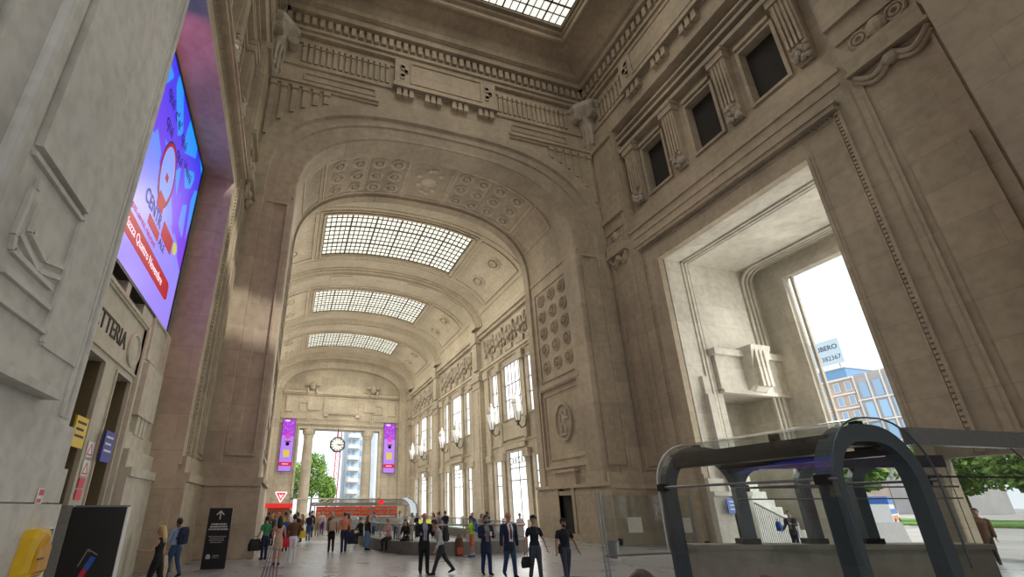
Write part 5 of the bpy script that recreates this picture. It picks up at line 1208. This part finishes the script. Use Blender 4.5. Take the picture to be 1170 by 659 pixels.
    if tie:
        q = MB(); tp = [(c, o_+b) for c, a, b, o_ in prof]
        def fy(c):
            for (c0, y0_), (c1, y1_) in zip(tp, tp[1:]):
                if c0 <= c <= c1: return y0_+(y1_-y0_)*(c-c0)/(c1-c0)
            return .05
        cs = [.300, .285, .24, .19, .14, .09, .06]; ws = [.010, .012, .012, .015, .018, .020, .004]
        q.loft([[T(-w, fy(c)+.006, c), T(w, fy(c)+.006, c), T(w, fy(c)+.015, c), T(-w, fy(c)+.015, c)] for c, w in zip(cs, ws)]); q.build('tie', CL[tie], o)
    if belt: q = MB(); q.loft([ring(.022, .093, .07), ring(.047, .093, .07)], True, False); b_ = q.build('belt', CL[belt], o); b_.modifiers.new('s', 'SOLIDIFY').thickness = .01
    M_ = Matrix.Translation(o.location) @ Matrix.Rotation(rz, 4, 'Z')
    o_hands[label] = (M_ @ PERSONS_L, M_ @ PERSONS_R, M_ @ T(0, -.10, .19), K, rz, M_)
    return o
o_hands = {}
def backpack(label, who, mat, size=1.0):
    l, r, b, K, rz, M_ = o_hands[who]; t = thing('backpack', label, 'backpack', b, rz)
    w, d_, h_ = .15*size, .075*size, .22*size
    rr = lambda k, z: [(w*k*(abs(cos(a))**.6)*(1 if cos(a) > 0 else -1), -.06+d_*k*(abs(sin(a))**.6)*(1 if sin(a) > 0 else -1), z) for a in [2*pi*i/16 for i in range(16)]]
    q = MB(); q.loft([rr(.8, -h_), rr(1, -h_*.85), rr(1, h_*.5), rr(.8, h_*.9), rr(.4, h_)]); q.build('pack_body', CL[mat], t, smooth=False)
    q = MB(); q.loft([[(x*.7, y-.05, z*.5-.08) for x, y, z in rr(.9, -h_)], [(x*.7, y-.05, z*.5-.02) for x, y, z in rr(.9, h_*.4)]]); q.build('front_pocket', CL[mat], t)
    for s in (-1, 1): q = MB(); q.path([(s*.09, .0, -h_*.7), (s*.105, .1, -.05), (s*.10, .2, .06), (s*.09, .12, .17), (s*.07, .0, h_*.8)], .014, 6); q.build('strap', CL['black'], t)
    return t
def bag(label, pos, mat, w=.3, h_=.26, d_=.1, rz=0, kind='handbag'):
    t = thing('bag', label, 'bag', pos, rz)
    q = MB(); q.loft([[(-w/2, -d_/2, -h_-.1), (w/2, -d_/2, -h_-.1), (w/2, d_/2, -h_-.1), (-w/2, d_/2, -h_-.1)], [(-w/2*1.05, -d_*.6, -h_*.5-.1), (w/2*1.05, -d_*.6, -h_*.5-.1), (w/2*1.05, d_*.6, -h_*.5-.1), (-w/2*1.05, d_*.6, -h_*.5-.1)], [(-w/2*.85, -d_*.2, -.1), (w/2*.85, -d_*.2, -.1), (w/2*.85, d_*.2, -.1), (-w/2*.85, d_*.2, -.1)]]); q.build('bag_body', CL[mat], t)
    q = MB(); q.path([(-w*.25, 0, -.12), (-w*.15, 0, -.01), (0, 0, .01), (w*.15, 0, -.01), (w*.25, 0, -.12)], .009, 6); q.build('bag_handle', CL[mat], t); return t

TO, AW, LF, RT_ = pi, 0.0, pi/2, -pi/2   # facing the camera, away, left, right
# the four men and officers walking towards the camera
a = 'man in a navy suit with a dark red tie walking towards the camera'
person(a, 6.49, 13.6, TO, 1.72, 'ruddy', 'white', 'jeans', hair='grey', style='thin', jacket='navy', shirt='white', tie='darkred', stride=.18, kneeL=.1, kneeR=.3, armL=(-.15, .18, .2), armR=(.1, .22, .1), glasses=True, hem=.2, belt='black')
a = 'police officer in a cap carrying a black bag, left of the two officers'
person(a, 6.86, 12.75, TO, 1.64, 'light', 'policenavy', 'policegrey', hair='brown', style='short', cap='policenavy', sleeve='short', stride=.15, kneeL=.08, kneeR=.2, armL=(.1, .42, .15), armR=(-.05, .32, .15), belt='black', female=True, fat=1.06)
bag('flat black document bag held by the officer on the left', o_hands[a][1], 'black', .34, .27, .07, radians(25))
a = 'bearded police officer in a cap, rightmost of the walking group'
person(a, 7.58, 12.35, TO, 1.56, 'tan', 'policenavy', 'policegrey', hair='black', style='short', cap='black', sleeve='short', stride=-.12, kneeL=.15, kneeR=.05, armL=(.05, .45, .3), armR=(.0, .3, .2), beard=True, belt='black', fat=1.05)
t = thing('belt_holster', 'black holster on the right hip of the bearded officer', 'holster', (7.38, 12.28, .80)); q = MB(); q.box(-.04, .04, -.04, .04, -.1, .08); q.build('holster_case', CL['black'], t); q = MB(); q.box(-.02, .02, -.05, .03, .08, .14); q.build('holster_grip', CL['shoe'], t)
a = 'bearded man in a dark blue suit looking down at a phone'
person(a, 6.06, 14.35, TO, 1.64, 'tan', 'greyblue', 'bluesuit', hair='black', jacket='navy', shirt='grey', stride=.1, kneeL=.05, kneeR=.12, armL=(.25, .12, 1.5), armR=(.3, .15, 1.45), beard=True, nod=.25, hem=.3)
l, r = o_hands[a][:2]; c = (l+r)/2
t = thing('mobile_phone', 'small phone held at the chest of the bearded man in blue', 'phone', (c.x, c.y-.03, c.z+.03), 0); MB().box(-.035, .035, -.005, .005, -.05, .07).build('phone_body', CL['white'], t); MB().box(-.03, .03, .005, .007, -.04, .06).build('phone_screen', BLK, t)
a = 'man in a dark suit and pale blue shirt at the left of the walking men'
person(a, 4.30, 15.1, TO, 1.70, 'ruddy', 'lightblue', 'black', hair='grey', style='thin', jacket='black', shirt='greyblue', stride=.1, kneeL=.08, kneeR=.1, armL=(.35, .2, 1.75), armR=(.3, .25, 1.4), hem=.24)
a = 'stooping man in a white shirt striding left past the dark suited man'
person(a, 4.78, 14.85, LF, 1.60, 'tan', 'offwhite', 'charcoal', hair='black', stride=.46, kneeL=.12, kneeR=.25, armL=(.3, .12, .5), armR=(-.25, .15, .4), lean=.25, nod=.25)
backpack('dark backpack on the stooping man in white', a, 'charcoal', .95)
a = 'man in a neon green shirt and coral shorts by the balustrade'
person(a, 7.55, 19.35, radians(60), 1.52, 'tan', 'neon', 'coral', shoes='blue', sock='white', hair='brown', sleeve='short', legs='shorts', armL=(.7, .25, .5), armR=(.2, .2, .9), stride=.05)
backpack('bright blue backpack on the man in neon green', a, 'blue', .8)
a = 'reddish brown backpack standing on the floor against the stone seat'
t = thing('travel_pack', a, 'backpack', (7.15, 19.8, 0)); q = MB(); rr = lambda k, z: [(.2*k*cos(2*pi*i/14), .13*k*sin(2*pi*i/14), z) for i in range(14)]; q.loft([rr(.85, 0), rr(1, .1), rr(1, .45), rr(.8, .65), rr(.4, .72)]); q.build('pack_body', CL['brown'], t)
q = MB(); q.box(-.13, .13, -.17, -.1, .08, .34); q.build('front_pocket', CL['coral'], t); q = MB(); q.path([(-.06, 0, .7), (-.04, 0, .8), (.04, 0, .8), (.06, 0, .7)], .012, 6); q.build('carry_handle', CL['black'], t)
# the couple in the middle
a = 'grey haired person with a beige backpack walking away, left of the couple'
person(a, 2.27, 23.6, AW, 1.58, 'light', 'khaki', 'black', hair='grey', stride=.1, kneeL=.05, kneeR=.15, armL=(.2, .15, .8), armR=(.1, .12, .4), vox=.016)
backpack('beige backpack on the left walker of the couple', a, 'beige', 1.05)
a = 'man in an orange shirt walking away, right of the couple'
person(a, 2.80, 23.2, AW, 1.68, 'ruddy', 'orange', 'navy', hair='brown', style='thin', stride=-.1, kneeL=.15, kneeR=.05, armL=(.1, .15, .3), armR=(.1, .2, .5), vox=.016)
bag('dark jacket bundle carried by the man in orange', o_hands[a][1]+Vector((.05, 0, .25)), 'navy', .3, .6, .16, 0)
# group at the left pier
a = 'long haired woman in a peach top and beige skirt seen from behind'
person(a, -.04, 19.2, AW, 1.58, 'light', 'peach', 'beige', hair='black', style='long', sleeve='none', legs='skirt', hem=.2, female=True, stride=.06, armL=(.1, .3, .9), armR=(.2, .22, .5), vox=.014)
a = 'man in a brown shirt and white trousers seen from behind'
person(a, .48, 19.6, AW, 1.64, 'tan', 'brown', 'white', shoes='white', hair='black', armL=(.2, .15, .5), armR=(.8, .35, .6), vox=.014, stride=.05)
bag('yellow bag held out by the man in the brown shirt', o_hands[a][1]+Vector((0, 0, .1)), 'yellow', .22, .26, .1, .4)
bag('red handbag hanging between the woman in beige and the man in brown', (.22, 19.3, .95), 'red', .24, .3, .12, .2)
a = 'person in a green top and dark jeans standing by the left pier'
person(a, -.55, 21.2, radians(30), 1.56, 'tan', 'green', 'navy', hair='black', armL=(.1, .3, .3), armR=(.2, .2, .7), vox=.016, sleeve='short', female=True)
bag('large black shoulder bag beside the person in green', o_hands[a][0]+Vector((-.05, -.05, .15)), 'black', .42, .42, .2, .5)
# left: blond woman and man with a blue backpack
a = 'blond woman in black walking left with a phone, left foreground'
person(a, -2.72, 13.6, radians(75), 1.5, 'light', 'black', 'black', hair='blond', style='long', sleeve='none', female=True, stride=.25, kneeL=.1, kneeR=.3, armL=(.5, .15, 1.1), armR=(.0, .2, .25), nod=.15)
bag('pale yellow jacket over the arm of the blond woman', o_hands[a][1]+Vector((.1, .05, .3)), 'beige', .16, .5, .12, 1.2)
a = 'man in a light blue shirt with a navy backpack behind the blond woman'
person(a, -2.97, 16.9, radians(55), 1.60, 'dark', 'lightblue', 'jeans', hair='black', sleeve='long', stride=.2, kneeL=.1, kneeR=.25, armL=(.3, .12, .6), armR=(-.1, .15, .3))
backpack('navy backpack on the man in the light blue shirt', a, 'navy', 1.1)
# heads at the lower edge, someone beyond the side door, someone on the porch
person('dark haired person cut off by the lower edge left of the canopy', 1.92, 2.36, AW, 1.55, 'tan', 'charcoal', 'black', hair='brown', vox=.013)
person('auburn haired person cut off by the lower edge under the canopy', 2.50, 2.1, radians(-20), 1.53, 'light', 'grey', 'black', hair='auburn', female=True, vox=.013)
person('dark figure walking outside beyond the side door', 23.4, 11.0, radians(120), 1.75, 'tan', 'brown', 'black', hair='black', jacket='brown', hem=.5, stride=.2, kneeR=.2, vox=.016)
a = 'man in a dark jacket standing before the porch stair railing'
person(a, 22.0, 16.7, radians(100), 1.62, 'ruddy', 'grey', 'navy', hair='brown', jacket='charcoal', shirt='grey', armL=(.5, .2, 1.3), armR=(.2, .2, .6), vox=.016)
bag('blue shoulder bag on the man before the stair railing', o_hands[a][1]+Vector((.1, .2, .5)), 'blue', .3, .4, .14, .3)
# people seated on the stone seat
for lab, x, y, rz, kw in (('person in black seated at the left end of the stone seat', 4.15, 26.9, radians(120), dict(top='black', bottom='black', hair='black')),
        ('woman in a pink top and black skirt seated on the stone seat', 4.75, 22.6, radians(135), dict(top='pink', bottom='black', hair='auburn', female=True, sleeve='short')),
        ('person in black with long hair seated right of the pink topped woman', 5.35, 21.75, radians(150), dict(top='black', bottom='black', hair='black', style='long', female=True))):
    person(lab, x, y, rz, 1.6, 'light', sit=.5, lean=.12, nod=.15, armL=(.6, .1, .9), armR=(.6, .1, .9), vox=.017, **kw)
person('woman in a dark top and long denim skirt standing at the stone seat', 4.0, 24.0, radians(-60), 1.5, 'tan', 'black', 'denim', hair='auburn', style='long', legs='skirt', hem=.44, female=True, vox=.017)
# crowd, far left and centre
cr = [(-.66, 27.5, 'black', 'navy', 'black', 'man in black at the left end of the far queue'), (-.45, 28.6, 'charcoal', 'black', 'brown', 'man in a charcoal jacket in the far queue behind the woman in beige'), (.2, 28.0, 'yellow', 'black', 'black', 'person in a yellow top in the far queue'), (.25, 24.6, 'blue', 'darkred', 'brown', 'person in a bright blue shirt just beyond the woman in beige'),
      (.80, 27.2, 'black', 'black', 'black', 'person in black in the far queue right of the man in brown'), (1.15, 30.5, 'brown', 'charcoal', 'brown', 'person in a brown jacket in the far queue'), (1.62, 31.5, 'navy', 'jeans', 'black', 'tall figure in navy left of the couple'), (1.95, 35.0, 'black', 'black', 'brown', 'person in black far off left of the couple'),
      (2.45, 36.5, 'beige', 'khaki', 'blond', 'person in beige far off between navy figure and couple'), (2.85, 37.5, 'offwhite', 'purple', 'brown', 'person in an off white top far off by the couple'), (3.3, 36.0, 'darkred', 'black', 'black', 'person in dark red far off beyond the couple'), (-.2, 33.5, 'grey', 'black', 'grey', 'grey haired person in grey near the red kiosk'), (.55, 36.0, 'white', 'jeans', 'brown', 'person in white in front of the red kiosk'), (3.75, 29.5, 'navy', 'black', 'black', 'person in navy just right of the man in orange'),
      (-.75, 31.0, 'darkred', 'black', 'black', 'person in dark red at the back of the far queue')]
for i, (x, y, tc_, bc, hc_, lab) in enumerate(cr):
    person(lab, x, y, random.choice((AW, TO, .6, 2.4, -.5)), 1.5+.16*((i*7) % 5)/4, ('light', 'tan', 'ruddy')[i % 3], tc_, bc, hair=hc_, vox=.028, stride=.08*((i % 3)-1), armL=(.2, .12, .3+.2*(i % 4)), armR=(.1, .12, .3), female=i % 2 == 1, style='long' if i % 4 == 1 else 'short')
# people behind the balustrade
bh = [(5.35, 30.0, 'lightblue', 'jeans', 'grey', 'man in a light blue shirt behind the left bend of the balustrade'), (5.9, 33.0, 'greyblue', 'navy', 'brown', 'person in grey blue behind the seated person in black'), (6.5, 29.0, 'offwhite', 'jeans', 'brown', 'person in off white behind the pink topped woman'), (7.0, 30.2, 'white', 'white', 'black', 'dark haired woman in white behind the balustrade'), (7.55, 29.2, 'white', 'beige', 'grey', 'grey haired person in white behind the balustrade'),
      (8.6, 32.0, 'black', 'black', 'black', 'person in black behind the balustrade left of the dark suited man'), (9.2, 29.0, 'grey', 'black', 'brown', 'person in grey behind the dark suited man'), (9.45, 31.0, 'pink', 'beige', 'brown', 'woman in pale pink behind the striding man'), (10.0, 30.2, 'navy', 'black', 'black', 'person in navy behind the striding man'), (10.6, 27.0, 'blue', 'navy', 'brown', 'person in blue leaning behind the balustrade'), (11.6, 28.0, 'beige', 'khaki', 'brown', 'person in beige behind the balustrade left of the neon shirt'), (12.4, 29.0, 'blue', 'jeans', 'black', 'person in blue behind the man with the phone'), (12.9, 25.5, 'white', 'blue', 'brown', 'person in white behind the navy suited man')]
for i, (x, y, tc_, bc, hc_, lab) in enumerate(bh):
    person(lab, x, y, random.choice((AW, TO, 1.2, 2.4, -1.5)), 1.46+.15*((i*3) % 5)/4, ('light', 'tan', 'ruddy')[i % 3], tc_, bc, hair=hc_, vox=.026, armL=(.5, .12, .9), armR=(.3, .12, .5), female=i % 2 == 1, style='long' if i % 3 == 1 else 'short')
# cafe things behind the rail
t = thing('menu_board', 'small yellow board standing on a post behind the balustrade', 'sign', (7.5, 26.2, 0)); MB().box(-.35, .35, -.03, .03, .75, 1.25).build('sign_panel', emit('menu_yellow', (.75, .8, .12), .5, (.6, .6, .1)), t); MB().box(-.03, .03, -.03, .03, 0, .75).build('post', GREYM, t)
t = thing('bar_counter', 'pale counter with a red top edge behind the balustrade', 'counter', (10.6, 23.8, 0)); MB().box(-1.5, 1.5, -.3, .3, 0, .95).build('counter_body', plain('counter_pale', (.55, .53, .5), .5), t); MB().box(-1.55, 1.55, -.36, .36, .95, 1.02).build('counter_top', plain('counter_red', (.55, .16, .12), .4), t)
# ------------------------------------------------------------------ parts of parts: hang small pieces on the part they belong to
SUB = {'hour_marks': 'clock_face', 'front_pocket': 'pack_body', 'strap': 'pack_body', 'carry_handle': 'pack_body', 'arrow': 'sign_panel', 'bold_lines': 'sign_panel', 'small_lines': 'sign_panel', 'emblem': 'sign_panel', 'emblem_words': 'sign_panel', 'sign_lines': 'sign_panel', 'printed_stripe': 'totem_panel', 'printed_outline': 'totem_panel', 'edge_trim': 'totem_panel',
       'triangle_mark': 'notice_sheet', 'banner_words': 'banner_top', 'button_words': 'red_button', 'latch': 'cabinet_door', 'poster_mark': 'poster_sheet', 'sticker_mark': 'sticker_sheet', 'pane': 'window_frame', 'window_pane': 'facade', 'lantern_ribs': 'lantern_glass', 'white_outline': 'triangle_panel', 'clamp': 'rail', 'foot_bracket': 'upright', 'glass_edge': 'bent_glass', 'orange_stripe': 'van_body', 'blue_band': 'van_body', 'bag_handle': 'bag_body', 'cap_visor': 'cap', 'billboard_text': 'billboard_panel', 'shelf': 'red_back_wall',
       'screen_text': 'display_panel', 'portrait_outline': 'portrait_fill', 'portrait_ink': 'portrait_fill', 'red_band': 'display_panel', 'red_blocks': 'display_panel', 'yellow_dot': 'display_panel', 'phone_screen': 'phone_body', 'counter_top': 'counter_body', 'painted_reflection': 'roof_panel'}
for root in [o for o in bpy.data.objects if o.parent is None and o.get('category')]:
    last = {}; made = sorted(root.children, key=lambda o: (o.name.split('.')[0], o.name))
    base = lambda o: o.name.split('.')[0]
    groups_ = {}
    for ch in made: groups_.setdefault(base(ch), []).append(ch)
    cnt = {}
    for ch in made:
        b_ = base(ch); p_ = SUB.get(b_)
        if p_ in groups_:
            L_ = groups_[p_]; k_ = cnt.get(b_, 0); cnt[b_] = k_+1
            ch.parent = L_[min(k_, len(L_)-1)] if len(L_) == len(groups_[b_]) else L_[0]
# ------------------------------------------------------------------ light
w = bpy.data.worlds.new('world'); SC.world = w; w.use_nodes = True
bg = w.node_tree.nodes['Background']
NT = w.node_tree; tcw = NT.nodes.new('ShaderNodeTexCoord'); nzw = NT.nodes.new('ShaderNodeTexNoise'); nzw.inputs['Scale'].default_value = 2.2; nzw.inputs['Detail'].default_value = 5
rpw = NT.nodes.new('ShaderNodeValToRGB'); rpw.color_ramp.elements[0].position = .4; rpw.color_ramp.elements[0].color = (.80, .90, 1.0, 1); rpw.color_ramp.elements[1].position = .58; rpw.color_ramp.elements[1].color = (1, 1, 1, 1)
NT.links.new(tcw.outputs['Generated'], nzw.inputs['Vector']); NT.links.new(nzw.outputs['Fac'], rpw.inputs['Fac']); NT.links.new(rpw.outputs['Color'], bg.inputs['Color'])
bg.inputs['Strength'].default_value = 1.6
def area(name, loc, rot, sx, sy, power, col=(1, 1, 1)):
    l = bpy.data.lights.new(name, 'AREA'); l.shape = 'RECTANGLE'; l.size = sx; l.size_y = sy; l.energy = power; l.color = col
    o = bpy.data.objects.new(name, l); COL.objects.link(o); o.location = loc; o.rotation_euler = rot; return o
sun = bpy.data.lights.new('sun', 'SUN'); sun.energy = 3.2; sun.angle = .02; sun.color = (1, .95, .86)
so = bpy.data.objects.new('sun', sun); COL.objects.link(so); so.rotation_euler = Vector((.45, -.75, .95)).to_track_quat('Z', 'Y').to_euler()
# daylight falling through the skylights and the windows, plus added fill lamps
for yc, y0, y1 in BAYS: area('skylight_and_fill_glow', (XC, yc, 25.2), (0, 0, 0), 12.5, 6.4, 1500, (1, .95, .82))
area('skylight_and_fill_glow', (XC, CYM, 33.7), (0, 0, 0), 14, 9.5, 540, (1, .95, .85))
for yc, y0, y1 in BAYS:
    area('window_glow', (XGR-.9, yc, 12), (0, radians(90), 0), 5, 9, 500, (1, .98, .95))
    area('window_glow', (XGR-.9, yc, 3.4), (0, radians(90), 0), 6, 9, 500, (1, .98, .95))
area('porch_glow', (25.5, 13.5, 7), (0, radians(90), 0), 12, 6, 650, (1, .98, .95))
area('entrance_glow', (2, -14, 6), (radians(82), 0, radians(14)), 14, 9, 950, (.9, .95, 1))
area('skylight_and_fill_glow', (XC, -4.5, 21.5), (radians(62), 0, 0), 13, 5, 560, (1, .95, .86))  # added fill behind the camera for the front wall, no skylight there
area('magenta_fill', (-4.1, 10.5, 11.5), (radians(90), 0, 0), .5, 6, 80, (1, .22, .42))  # added magenta lamp that tints the reveal beside the screen
vs = SC.view_settings; vs.view_transform = 'Standard'; vs.look = 'None'; vs.exposure = 0.0; vs.gamma = 1.0
SC.cycles.use_denoising = True
SC.cycles.max_bounces = 10; SC.cycles.diffuse_bounces = 5; SC.cycles.glossy_bounces = 4; SC.cycles.transparent_max_bounces = 16; SC.cycles.sample_clamp_indirect = 6
